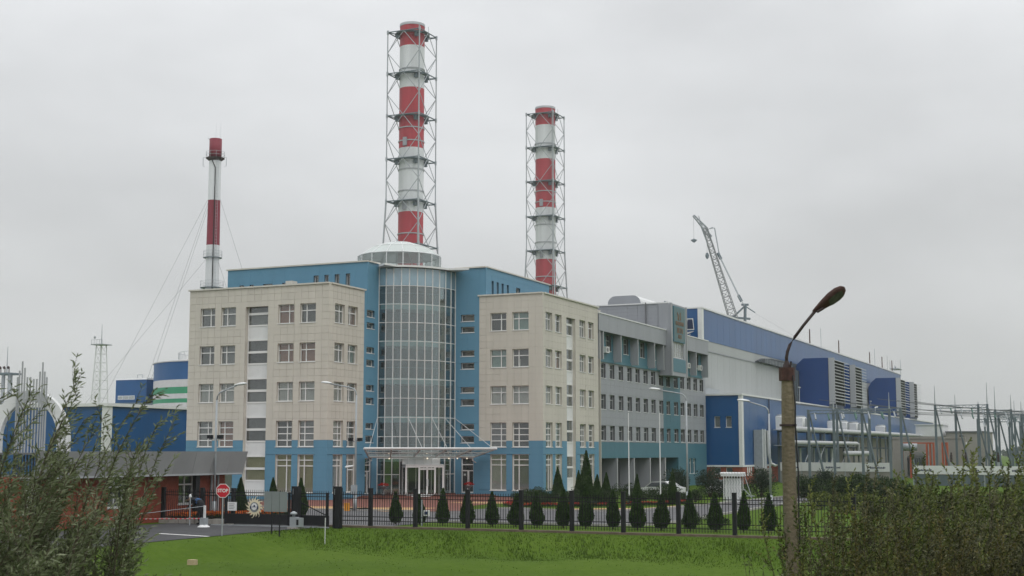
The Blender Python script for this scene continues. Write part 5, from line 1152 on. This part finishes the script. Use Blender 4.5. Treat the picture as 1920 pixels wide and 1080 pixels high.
tx = [(-37.4,66.9,1.68),(-36.05,67.2,1.65),(-34.55,67.1,1.85),(-33.15,67.3,1.9),(-31.55,67.1,1.72),(-30.3,67.4,1.75),(-29.0,67.3,1.9),(-27.55,67.4,1.9),(-26.3,67.5,1.95),(-24.75,67.4,1.95),(-23.4,67.4,1.85),(-22.15,67.5,1.85),(-20.6,67.5,1.85),(-19.25,67.4,1.95),(-17.85,67.5,1.95),(-16.6,67.6,1.8)]
for i, (u, v, h) in enumerate(tx): thuja(u, v, h, R.uniform(.66,.8), ORD[i]+' small conical thuja from the gate, inside the picket fence', 'thujas along the fence')
for u, v, h, w_, lab in ((-42.6,103.2,2.7,1.0,'rounded thuja before the cream wing, left of the tall one'),(-41.0,103.7,2.4,.75,'narrow thuja between the two larger ones before the cream wing'),(-38.7,99.5,4.0,1.15,'tallest conical thuja, standing before the cream wing corner'),(-38.9,104.5,2.2,.8,'short thuja just right of the tallest one before the annex'),(-36.5,96,2.2,.9,'bushy thuja beside the flagpoles'),(-33.9,97.5,2.4,.75,'slim thuja between the two flagpoles'),(-31.6,99,2.7,.8,'slim thuja hiding the parked car right of the flagpoles')):
    thuja(u, v, h, w_, lab, 'thujas before the building', True)
for u, v, h, w_, lab in ((-50.0,70.0,2.3,.95,'dark thuja right behind the stop sign'),(-48.5,71.3,2.25,.85,'dark thuja behind the sun emblem on the gate'),(-46.9,72.0,2.35,.85,'dark thuja behind the three grey boards')): thuja(u, v, h, w_, lab, 'thujas behind the gate', True)
def bush_mesh(seed, rx, ry, h, n, ls, lw, m_, clumps=16, z0=.1, tuft=False):
    rr = random.Random(seed); m = MB(); cl = []
    for i in range(clumps):
        a = rr.random()*6.28; q = math.sqrt(rr.random())*.75; t = rr.random()
        cl.append((Vector((rx*q*math.cos(a),ry*q*math.sin(a),z0+h*(.15+.75*t*(1-.35*q)))),rr.uniform(.28,.5)))
    for i in range(n):
        c_, s = rr.choice(cl); d = Vector((rr.gauss(0,1),rr.gauss(0,1),rr.gauss(0,1))).normalized(); q = rr.random()**.4
        p = c_+Vector((d.x*rx*s*q,d.y*ry*s*q,d.z*h*s*.62*q))
        if p.z < .03: p.z = rr.random()*.2+.03
        dd = (d*.7+Vector((rr.uniform(-.6,.6),rr.uniform(-.6,.6),rr.uniform(-.1,.9)))).normalized()*ls*rr.uniform(.6,1.35); k = len(m.v)
        s_ = dd.cross(Vector((rr.uniform(-1,1),rr.uniform(-1,1),rr.uniform(-1,1))))
        if s_.length < 1e-6: continue
        s_ = s_.normalized()*lw*.5; q_ = p+dd*.5
        m.v += [tuple(p),tuple(q_+s_),tuple(p+dd),tuple(q_-s_)]; m.f.append((k,k+1,k+2,k+3)); m.m.append(0)
    st_ = MB()
    for c_, s in cl: st_.tube([(c_.x*.08,c_.y*.08,-.3),(c_.x*.5,c_.y*.5,c_.z*.55),tuple(c_)],[.035,.022,.008],5)
    return m.mesh('foliage',m_), st_.mesh('stems','bark')
def bush(name, lab, cat, u, v, z, ms, sc_=1.0, grp=None, rz=None):
    t = bpy.data.objects.new(name, None); COL.objects.link(t); t.location = W(u,v,z); t.rotation_euler = (0,0,R.random()*6.28 if rz is None else rz); t.scale = (sc_,)*3; tag(t,lab,cat,grp)
    link('foliage', ms[0], t); link('stems', ms[1], t); return t
PM = [bush_mesh(s,1.5,1.4,2.3,4200,.16,.06,'pine',18) for s in (21,22)]
for i, (u, v, s, lab) in enumerate(((-36.6,116,1.15,'dark mountain pine left of the street lamp by the annex'),(-33.9,117.5,1.25,'dark mountain pine right of the street lamp by the annex'),(-32.3,118.5,1.0,'smaller dark pine between the two round ones'),(-30.0,119.5,1.25,'round dark pine left of the white frame stack'),(-24.6,121,1.1,'dark pine just left of the wooden lamp post'))): bush('mountain_pine',lab,'pine',u,v,0,PM[i%2],s*.86,'mountain pines')
HM = [bush_mesh(s,1.2,.9,1.0,2600,.10,.05,'hedge',14) for s in (31,32)]
for i, (u, v, s) in enumerate(((-44.0,99.5,.9),(-43.6,99,1.0),(-42.3,97.2,.95),(-41,95,.9),(-44.5,103.5,1.0),(-39.7,93.6,.8),(-36.9,99.2,1.0),(-35.3,101.8,1.0),(-33.4,104,1.1),(-32,106,1.0),(-21.3,70.4,.75),(-20.2,70.8,.7),(-38.6,109.0,1.2),(-36.0,110.0,1.25),(-41.0,98.0,1.0),(-39.3,97.4,1.0),(-38.0,95.2,.85),(-36.2,93.2,.7),(-34.2,98.6,.9),(-37.6,101.5,1.05),(-40.2,101.5,1.1))):
    bush('garden_shrub', (ORD[i]+' low garden shrub from the entrance along the yard beds' if i < 10 else ('left low shrub between the fence thujas before the lawn','right low shrub between the fence thujas before the lawn','green shrub in front of the left parked car','green shrub between the two parked cars','round shrub left of the tallest thuja','round shrub at the foot of the tallest thuja','small shrub before the tallest thuja','smallest shrub at the kerb before the flagpoles','shrub between the flagpole feet','shrub behind the tallest thuja on the annex side','shrub behind the rounded thuja')[i-10]),'shrub',u,v,0,HM[i%2],s,'garden shrubs')
def flowers(name, lab, pts, w_, n, m_, ls=.07, h=.3):
    m = MB(); g = MB()
    for i in range(n):
        k = R.randrange(len(pts)-1); t = R.random(); a, c_ = pts[k], pts[k+1]; p = Vector((a[0]+(c_[0]-a[0])*t+R.uniform(-w_,w_),a[1]+(c_[1]-a[1])*t+R.uniform(-w_,w_),h*R.uniform(.55,1.0)))
        leaf(m,p,(R.uniform(-1,1)*ls,R.uniform(-1,1)*ls,R.uniform(.1,1)*ls),ls*.9); leaf(g,(p.x,p.y,.02),(R.uniform(-.1,.1),R.uniform(-.1,.1),p.z),.05)
    o = solo(m,name,m_,(pts[0][0],pts[0][1],0),lab,'flowers',kind='stuff'); l_ = g.build('leaves','hedge',o,org=(pts[0][0],pts[0][1],0)); l_['kind'] = 'stuff'
flowers('orange_flower_bed','orange flower bed behind the sliding gate and side fence',[(-49.9,63.7),(-49.5,66.3),(-47.9,66.6),(-47.7,69),(-47.8,72)],.45,3600,'flower_orange',.09,.5)
flowers('red_flower_bed','red flower bed along the yard between entrance and flagpoles',[(-43.4,96.5),(-42,92.5),(-40.6,90.6),(-37.3,93.2),(-34.8,94.4)],.5,2200,'flower_red')
flowers('red_flower_border','red flower border beside the flagpoles',[(-34.2,95.5),(-32.2,99.0),(-31.6,103)],.4,1100,'flower_red')
# ------------------------------------------------------------------ parked cars
def car(u, v, rz, lab):
    t = thing('parked_car', lab, 'car', (u,v,0), rz, 'parked cars')
    side = [(-2.1,.35),(2.05,.35),(2.12,.6),(2.0,.82),(1.0,.95),(.35,1.42),(-1.0,1.46),(-1.75,1.0),(-2.12,.92)]; n = len(side); b = MB()
    def ring(y, k): return [(x,y,z) for x, z in [(x*(1 if z < 1 else .97)*k, z) for x, z in side]]
    vs = []
    for y, k in ((-.82,.97),(-.86,1.0),(.86,1.0),(.82,.97)): vs += ring(y,k)
    fs = [tuple(range(n-1,-1,-1)),tuple(range(3*n,4*n))]
    for r_ in range(3): fs += [(r_*n+i,r_*n+(i+1)%n,(r_+1)*n+(i+1)%n,(r_+1)*n+i) for i in range(n)]
    b.add(vs,fs); b.build('body','car_white',t)
    MB().add([(1.02,-.7,.97),(1.02,.7,.97),(.4,.62,1.40),(.4,-.62,1.40)],[(0,1,2,3)]).build('windscreen','car_glass',t).location = (.02,0,.02)
    for s in (-1,1): MB().add([(.85,s*.875,.98),(.3,s*.865,1.36),(-.95,s*.865,1.38),(-1.55,s*.875,1.02)],[(0,1,2,3)]).build('side_window','car_glass',t)
    for x in (-1.3,1.3):
        for s in (-1,1):
            w_ = MB().cyl((x,s*.7,.32),(x,s*.88,.32),.32,n=18).build('wheel','tyre',t); MB().cyl((x,s*.881,.32),(x,s*.9,.32),.19,n=12).build('rim','galv',w_)
    for s in (-1,1): MB().box((2.06,s*.6-.15,.62),(2.12,s*.6+.15,.78)).build('headlight','white_pvc',t)
car(-37.6,114.2,math.radians(172),'white parked car behind the flagpoles, half hidden by thujas'); car(-33.9,121.3,math.radians(-95),'white parked car behind the street lamp, mostly hidden by pines')
# small yard things
for u, v, m_, lab, c_ in ((-48.6,80.2,'amber','small yellow box at the foot of the lamp left of the entrance','box'),):
    solo(MB().box((u-.15,v-.1,0),(u+.15,v+.1,.5)).box((u-.17,v-.12,.5),(u+.17,v+.12,.55)),'grit_box',m_,(u,v,0),lab,c_)
eb = thing('meter_post','thin grey post with white meter box before the third fence thuja','meter post',(-35.0,66.0,0)); MB().cyl((-35.25,66,0),(-35.25,66,1.4),.05,n=8).build('post','galv',eb); MB().box((-35.1,65.9,.55),(-34.8,66.05,.85)).build('box','white_trim',eb); MB().box((-35.05,65.88,.62),(-34.86,65.9,.78)).build('screen','navy',eb)
mk = solo(MB().cyl((-36.5,58.2,hz(-36.5,58.2)-.1),(-36.5,58.2,.75),.02,n=6),'marker_stake','white_steel',(-36.5,58.2,0),'thin pale marker stake in the grass before the fence','stake')
cbx = solo(MB().box((-35.9,46.6,0),(-35.55,46.85,.22)),'cardboard_box','cardboard',(-35.7,46.7,0),'small tan cardboard box lying in the grass at the bottom','box'); cbx.location = W(-35.7,46.7,hz(-35.7,46.7))

# ------------------------------------------------------------------ person bending by the gatehouse
def person():
    t = thing('person','person in dark jacket and trousers bending forward beside the barrier','person',(-46.9,62.0,0),math.radians(188)); t.scale = (1.14,1.3,1.14)
    J = {'pelvis':(0,0,.92,.15),'spine':(.12,0,1.16,.18),'chest':(.32,0,1.28,.19),'neck':(.55,0,1.25,.07),'head0':(.62,0,1.25,.085),'head1':(.74,0,1.22,.105),'head2':(.82,0,1.2,.06)}
    E = [('pelvis','spine'),('spine','chest'),('chest','neck'),('neck','head0'),('head0','head1'),('head1','head2')]
    for s, n_ in ((1,'l'),(-1,'r')):
        J.update({n_+'hip':(-.02,s*.1,.86,.115),n_+'knee':(.07,s*.12,.48,.078),n_+'ank':(-.02,s*.12,.09,.052),n_+'toe':(.17,s*.13,.05,.04),n_+'sh':(.42,s*.17,1.19,.085),n_+'el':(.5,s*.22,.92,.058),n_+'wr':(.68,s*.15,.78,.04),n_+'hand':(.76,s*.13,.74,.04)})
        E += [('pelvis',n_+'hip'),(n_+'hip',n_+'knee'),(n_+'knee',n_+'ank'),(n_+'ank',n_+'toe'),('chest',n_+'sh'),(n_+'sh',n_+'el'),(n_+'el',n_+'wr'),(n_+'wr',n_+'hand')]
        for q in range(5):
            y = s*(.13+(.035-q*.017)) if q < 4 else s*.085; x = .76+(.09-.008*abs(q-1)) if q < 4 else .76+.03
            J[n_+'f%d'%q] = (x,y,.70-(.0 if q < 4 else -.02),.010); E.append((n_+'hand',n_+'f%d'%q))
    ks = list(J); me = bpy.data.meshes.new('body'); me.from_pydata([J[k][:3] for k in ks],[(ks.index(a),ks.index(b_)) for a, b_ in E],[])
    o = link('body', me, t); md = o.modifiers.new('skin','SKIN'); sv = me.skin_vertices[0].data
    for i, k in enumerate(ks): sv[i].radius = (J[k][3],)*2; sv[i].use_root = (k == 'pelvis')
    o.modifiers.new('sub','SUBSURF').levels = 1; o.modifiers['sub'].render_levels = 2
    dgp = bpy.context.evaluated_depsgraph_get(); m2 = bpy.data.meshes.new_from_object(o.evaluated_get(dgp)); o.modifiers.clear(); o.data = m2
    for m_ in ('cloth_black','skin','cloth_blue'): m2.materials.append(MAT[m_])
    for p in m2.polygons:
        c_ = p.center; p.use_smooth = True
        if c_.x > .60 and c_.z > 1.05: p.material_index = 1
        elif c_.x > .70 and c_.z < .9: p.material_index = 1
        elif .13 < c_.x < .19 and c_.z > 1.05: p.material_index = 2
    MB().lathe((.72,0,1.235),[(.112,-.02),(.115,.03),(.09,.09),(.02,.115)],14).build('hair','cloth_black',t,True)
person()

# ------------------------------------------------------------------ wooden lamp post in the foreground
LP = thing('wooden_lamp_post','tall weathered wooden lamp post with rusty cap and cobra lamp','lamp post',(-6.16,26.85,hz(-6.16,26.85)))
zl = hz(-6.16,26.85); pu, pv = -6.155, 26.85
b = MB(); rs = random.Random(5); zz = [zl-.3+i*(5.43-zl+.3)/26 for i in range(27)]; prf = []
for i, z in enumerate(zz): prf.append((pu+.018*math.sin(z*1.3)-(5.4-z)*-.008,pv,z,.162-.0065*(z-zl)+rs.uniform(-.002,.002)))
n = 14
for x, y, z, r in prf:
    for k in range(n): t = 2*PI*k/n; q = r*(1+.02*math.sin(5*t+z)+rs.uniform(-.01,.01)); b.v.append((x+q*math.cos(t),y+q*math.sin(t),z))
for j in range(len(prf)-1):
    for k in range(n): b.f.append((j*n+k,j*n+(k+1)%n,(j+1)*n+(k+1)%n,(j+1)*n+k)); b.m.append(0)
b.build('post','pole_wood',LP,True)
MB().cyl((pu,pv,5.40),(pu,pv,5.66),.160,.158,n=8).build('cap','rust',LP)
MB().cyl((pu-.0,pv,5.66),(pu+.0,pv,5.80),.09,.035,n=8).build('socket','rust_dark',LP); MB().tube([(pu+.08,pv-.05,5.6),(pu+.10,pv-.05,5.78)],.02,5).build('bolt','rust_dark',LP)
arm = [(pu,pv,5.72),(pu,pv,5.86),(pu+.02,pv+.01,5.98),(pu+.07,pv+.03,6.12),(pu+.16,pv+.07,6.27),(pu+.32,pv+.14,6.5),(pu+.55,pv+.24,6.80)]
MB().tube(arm,[.036,.034,.033,.032,.031,.03,.032],8).build('arm','rust_dark',LP,True)
hd = Vector((.62,.28,.50)).normalized(); hp = Vector(arm[-1])-hd*.05; sd_ = hd.cross(Vector((0,0,1))).normalized(); hu = sd_.cross(hd).normalized()
best = max((a for a in (-.75,.75)), key=lambda a: -(hu*math.cos(a)-sd_*math.sin(a)).dot(Vector((-pu,-pv,-2))))
sd_, hu = sd_*math.cos(best)+hu*math.sin(best), hu*math.cos(best)-sd_*math.sin(best)
def loft(m, prof, n=14, flatb=.45):
    for s_, w_, h_ in prof:
        for k in range(n): t = 2*PI*k/n; p = hp+hd*s_+sd_*(w_*math.cos(t))+hu*((h_ if math.sin(t) > 0 else h_*flatb)*math.sin(t)); m.v.append(tuple(p))
    for j in range(len(prof)-1):
        for k in range(n): m.f.append((j*n+k,j*n+(k+1)%n,(j+1)*n+(k+1)%n,(j+1)*n+k)); m.m.append(0)
    m.f += [tuple(range(n-1,-1,-1)),tuple(range((len(prof)-1)*n,len(prof)*n))]; m.m += [0,0]; return m
loft(MB(),[(0,.04,.04),(.12,.075,.065),(.28,.125,.095),(.46,.16,.12),(.62,.165,.12),(.74,.13,.085),(.80,.06,.035)]).build('lamp_head','rust',LP,True)
m = MB()
for s_, w_ in ((.36,.085),(.44,.11),(.6,.115),(.7,.085)):
    for sg_ in (-1,1): m.v.append(tuple(hp+hd*s_+sd_*(w_*sg_)-hu*.062))
for j in range(3): m.f.append((j*2,j*2+1,j*2+3,j*2+2)); m.m.append(0)
m.build('lens','lamp_glass',LP); m = MB(); m.cyl(hp+hd*.05-hu*.05,hp+hd*.2-hu*.07,.03,n=6); m.build('bracket','rust_dark',LP)
MB().tube([(pu+.14,pv-.08,5.5),(pu+.17,pv-.08,4.9),(pu+.165,pv-.1,4.55),(pu+.20,pv-.1,3.6),(pu+.19,pv-.1,2.6),(pu+.22,pv-.1,zl)],.016,6).build('cable','rubber',LP,True)
MB().lathe((pu,pv,4.52),[(.158,-.02),(.17,-.02),(.17,.02),(.158,.02)],16,False).build('strap','rust_dark',LP)
# ------------------------------------------------------------------ willows on the left, scrub on the right
def shoots(seed, n_st, foot, spread, h, lean, leaf_l, leaf_w, n_side, per_m, side_l=(.28,.55), bare=.2, z0=0.0):
    """upright wind-bent shoots with side sprigs and narrow leaves, round the local origin"""
    rr = random.Random(seed); st_ = MB(); lf = MB()
    def leaves(pts, L_, f0):
        k = len(pts)-1; nl = int(L_*per_m*(1-f0))
        for i in range(nl):
            s = f0+(1-f0)*(i+rr.random())/nl; f = s*k; a = min(k-1,int(f)); p_ = pts[a].lerp(pts[a+1],f-a); ax = (pts[a+1]-pts[a]).normalized()
            d_ = (ax*rr.uniform(.5,1.0)+Vector((rr.uniform(-.7,.7)+lean[0]*.6,rr.uniform(-.7,.7),rr.uniform(-.5,.35)))).normalized()*leaf_l*rr.uniform(.55,1.25)
            s_ = d_.cross(Vector((rr.uniform(-1,1),rr.uniform(-1,1),rr.uniform(-1,1))))
            if s_.length < 1e-6: continue
            s_ = s_.normalized()*leaf_w*.5; kk = len(lf.v); q1 = p_+d_*.35; q2 = p_+d_*.7+Vector((0,0,-leaf_l*.06))
            lf.v += [tuple(p_),tuple(q1+s_),tuple(q2+s_*.75),tuple(p_+d_+Vector((0,0,-leaf_l*.12))),tuple(q2-s_*.75),tuple(q1-s_)]; lf.f.append((kk,kk+1,kk+2,kk+3,kk+4,kk+5)); lf.m.append(0)
    def path(p, d, L_, k):
        pts = [p]; dd = d.normalized()
        for i in range(k): dd = (dd+Vector((lean[0]*.30*((i+1)/k)**1.5,lean[1]*.2*((i+1)/k),-.02*i/k))+Vector((rr.uniform(-.06,.06),rr.uniform(-.06,.06),rr.uniform(-.03,.03)))).normalized(); pts.append(pts[-1]+dd*L_/k)
        return pts
    for q in range(n_st):
        a = rr.random()*6.28; r_ = math.sqrt(rr.random())*foot; b0 = Vector((r_*math.cos(a),r_*math.sin(a),-.1)); out = Vector((math.cos(a),math.sin(a),0))*spread*(r_/max(foot,.01))
        L_ = h*rr.uniform(.42,1.0); pts = path(b0, Vector((rr.uniform(-.12,.12),rr.uniform(-.12,.12),1.0))+out, L_, 8)
        st_.tube(pts,[.013*(1-i/9)*(h/3)**.5+.0015 for i in range(9)],4); leaves(pts, L_, .5)
        for k in range(n_side):
            s = bare+(1-bare)*(k+rr.random())/n_side; f = s*8; i = min(7,int(f)); p_ = pts[i].lerp(pts[i+1],f-i); ax = (pts[i+1]-pts[i]).normalized(); b = rr.random()*6.28
            d_ = ax*.8+Vector((math.cos(b),math.sin(b),.15))*rr.uniform(.4,.8); l_ = rr.uniform(*side_l)*(1.15-.5*s)
            sp_ = path(p_, d_, l_, 4); st_.tube(sp_,[.005,.004,.003,.002,.0012],3); leaves(sp_, l_, .08)
    return st_, lf
def willow(u, v, seed, n_st, spread, h, lab, lean=(.25,.1), foot=.45):
    z0 = hz(u,v); t = thing('willow_bush', lab, 'willow', (u,v,z0), group='willows in the left foreground'); ORG[t.name] = (0,0,0)
    st_, lf = shoots(seed, n_st, foot, spread, h, lean, .095, .0175, 16, 50); st_.build('stems','bark',t); lf.build('leaves','willow',t)
def UV(X, Y): return (CT*X+ST*Y, -ST*X+CT*Y)
for X, Y, sd0, n_, sp, h, lab, ln, ft in ((-6.3,15.5,41,44,.16,3.5,'tall willow bush with wind bent sprigs at the left edge',(.28,.05),.8),
                                  (-5.38,15.8,47,14,.06,3.7,'willow bush with the highest sprigs leaning over the warehouse',(.42,.1),.3),
                                  (-6.1,14.2,43,44,.22,2.6,'dense low willow bush in the bottom left corner',(.28,0),.95),
                                  (-5.3,17.2,44,30,.12,3.2,'willow bush in front of the red brick gatehouse wall',(.28,.1),.6),
                                  (-4.95,15.2,45,20,.30,1.7,'low willow shoots over the grass edge beside the road',(.34,.05),.55),
                                  (-5.3,13.8,46,38,.28,1.9,'low willow thicket along the bottom left of the view',(.28,0),.9)):
    u, v = UV(X,Y); willow(u,v,sd0,n_,sp,h,lab,ln,ft)
def scrub_mesh(seed, m_, h, foot=1.35, n=66, lean=(.24,.05)):
    st_, lf = shoots(seed, n, foot, .34, h, lean, .085, .03, 14, 58, (.28,.55), .08); return lf.mesh('foliage',m_), st_.mesh('stems','bark')
SM = [scrub_mesh(61,'scrub',4.0), scrub_mesh(62,'scrub_green',4.2), scrub_mesh(63,'scrub_grey',4.0), scrub_mesh(64,'scrub_green',3.9)]
for i, (X, Y, s, k, lab) in enumerate(((6.4,22.0,.80,0,'dark brown scrub bush at the bottom right of the lamp post'),(7.9,22.6,.95,2,'dark scrub bush in the bottom right corner'),(9.5,24,1.1,2,'grey green scrub bush at the right frame edge'),
        (6.9,26.5,1.0,3,'olive scrub bush behind the dark one right of the lamp post'),(8.9,28,1.2,3,'light green scrub bush in the middle of the thicket'),(10.8,29,1.24,1,'tall green scrub bush at the right edge behind the thicket'),
        (8.6,33,1.18,2,'olive scrub bush at the back left of the thicket'),(10.9,35,1.25,3,'green scrub bush at the back of the thicket'),(13.4,36,1.25,1,'olive scrub bush at the back right of the thicket'),(5.95,20.8,.55,1,'small green scrub bush at the foot of the lamp post'),
        (7.2,20.6,.72,0,'low brown scrub bush at the very bottom right of the lamp post'),(8.6,20.8,.75,3,'low green scrub bush at the bottom edge on the right'))):
    u, v = UV(X,Y); bush('scrub_bush',lab,'bush',u,v,hz(u,v)-.05,SM[k],s,'scrub bushes in the right foreground',rz=TH+R.uniform(-.6,.6))
BM = [bush_mesh(71,2.2,1.6,1.9,4200,.16,.09,'hedge',20), bush_mesh(72,2.0,1.5,1.7,4200,.16,.09,'scrub_green',18)]
for i, (x, Y, s) in enumerate(((1508,120,1.0),(1535,122,.95),(1560,118,1.0),(1590,121,1.1),(1615,119,1.0),(1640,117,1.0),(1665,114,.9),(1700,108,.8),(1530,96,.7),(1575,90,.75),(1625,86,.8),(1680,84,.8),(1740,86,.8),(1800,88,.8),(1860,90,.8),(1910,86,.85))):
    u, v = UV((x-960)/2544*Y,Y); bush('hedge_shrub',(ORD[i]+' dark hedge shrub right of the lamp post, below the printed strip' if i < 8 else ORD[i-8]+' rough shrub from the lamp post in the row behind the scrub'),'shrub',u,v,0,BM[0 if i < 8 else 1],s,'hedge shrubs')
# pale weeds near the post
def weed(X, Y, lab, n_, h, seed):
    u, v = UV(X,Y); z0 = hz(u,v); rr = random.Random(seed); t = thing('weed_plant',lab,'weed',(u,v,z0),group='pale weeds by the lamp post'); st_ = MB(); lf = MB()
    for i in range(n_):
        p = Vector((u+rr.uniform(-.35,.35),v+rr.uniform(-.35,.35),z0)); d = Vector((rr.uniform(-.2,.2),rr.uniform(-.2,.2),1)); hh = h*rr.uniform(.6,1.0); top = p+d*hh; st_.tube([p,p.lerp(top,.5)+Vector((.03,0,0)),top],[.010,.007,.003],4)
        for k in range(34):
            s = .25+.75*rr.random(); q = p.lerp(top,s); dd = Vector((rr.uniform(-1,1),rr.uniform(-1,1),rr.uniform(-.1,.7))).normalized()*rr.uniform(.05,.13); sn = dd.cross(Vector((rr.uniform(-1,1),rr.uniform(-1,1),rr.uniform(-1,1)))).normalized()*.016; kk = len(lf.v)
            lf.v += [tuple(q),tuple(q+dd*.5+sn),tuple(q+dd),tuple(q+dd*.5-sn)]; lf.f.append((kk,kk+1,kk+2,kk+3)); lf.m.append(0)
    st_.build('stems','bark',t); lf.build('leaves','weed',t)
weed(4.45,26,'pale tall weeds in the grass left of the lamp post',16,2.15,81); weed(4.95,26.6,'pale weeds just left of the lamp post foot',10,1.9,82); weed(3.9,24.5,'single low weed at the bottom edge left of the lamp post',5,1.45,83); weed(5.05,27.6,'slender leafy weed touching the left side of the lamp post',7,2.4,84)
# grass blades over the bank
gm = MB(); rr = random.Random(9)
for i in range(46000):
    v = rr.uniform(41,62.8); u = rr.uniform(-39.6,-6)
    if v < 55.5 and rr.random() < .93: continue
    e = -39.9+(max(0,v-58)*.16)
    if u < e+.1: continue
    long_ = smooth(56,58.5,v)*smooth(62.6,60.5,v)
    h = rr.uniform(.02,.05)+long_*rr.uniform(0,.20)*(.4+.6*(math.sin(u*1.7+v)*.5+.5)); z = hz(u,v); a = rr.random()*6.28; w_ = rr.uniform(.018,.035); dx, dy = w_*math.cos(a), w_*math.sin(a); lx, ly = rr.uniform(-.6,.6)*h, rr.uniform(-.6,.6)*h; k = len(gm.v)
    gm.v += [(u-dx,v-dy,z-.02),(u+dx,v+dy,z-.02),(u+lx,v+ly,z+h)]; gm.f.append((k,k+1,k+2)); gm.m.append(0)
solo(gm,'grass_blades','grass_blade',(-20,52,0),'short green grass on the bank before the fence','grass',kind='stuff')
# far wood on the horizon
fw = MB(); rr = random.Random(12)
for i in range(5200):
    a = math.radians(rr.uniform(-30,34)); D = rr.uniform(900,960); h = (4.6+1.6*math.sin(a*37)+1.2*math.sin(a*91))*rr.random()**.5; X, Y = D*math.sin(a), D*math.cos(a); u, v = UV(X,Y); s = rr.uniform(1.0,2.0); q = Vector((u,v,max(.5,h)))
    d1 = Vector((rr.uniform(-1,1),rr.uniform(-1,1),rr.uniform(-1,1))).normalized()*s; d2 = d1.cross(Vector((rr.uniform(-1,1),rr.uniform(-1,1),rr.uniform(-1,1)))).normalized()*s; fw.add([q-d1,q+d2,q+d1,q-d2],[(0,1,2,3)])
solo(fw,'far_wood','far_wood',(0,930,0),'bluish far wood along the horizon','wood',kind='stuff')

# ------------------------------------------------------------------ damp air
hm = bpy.data.materials.new('haze_air'); hm.use_nodes = True; t = hm.node_tree; t.nodes.clear(); o_ = t.nodes.new('ShaderNodeOutputMaterial'); pv_ = t.nodes.new('ShaderNodeVolumePrincipled')
pv_.inputs['Color'].default_value = (.93, .95, .97, 1); pv_.inputs['Density'].default_value = .00018; pv_.inputs['Anisotropy'].default_value = .2; t.links.new(pv_.outputs[0], o_.inputs['Volume']); MAT['haze_air'] = hm
tag(solo(MB().box((-1510,-210,-2.0),(1510,1910,112)),'haze','haze_air',(0,0,0)),kind='stuff')
sc.cycles.volume_bounces = 2
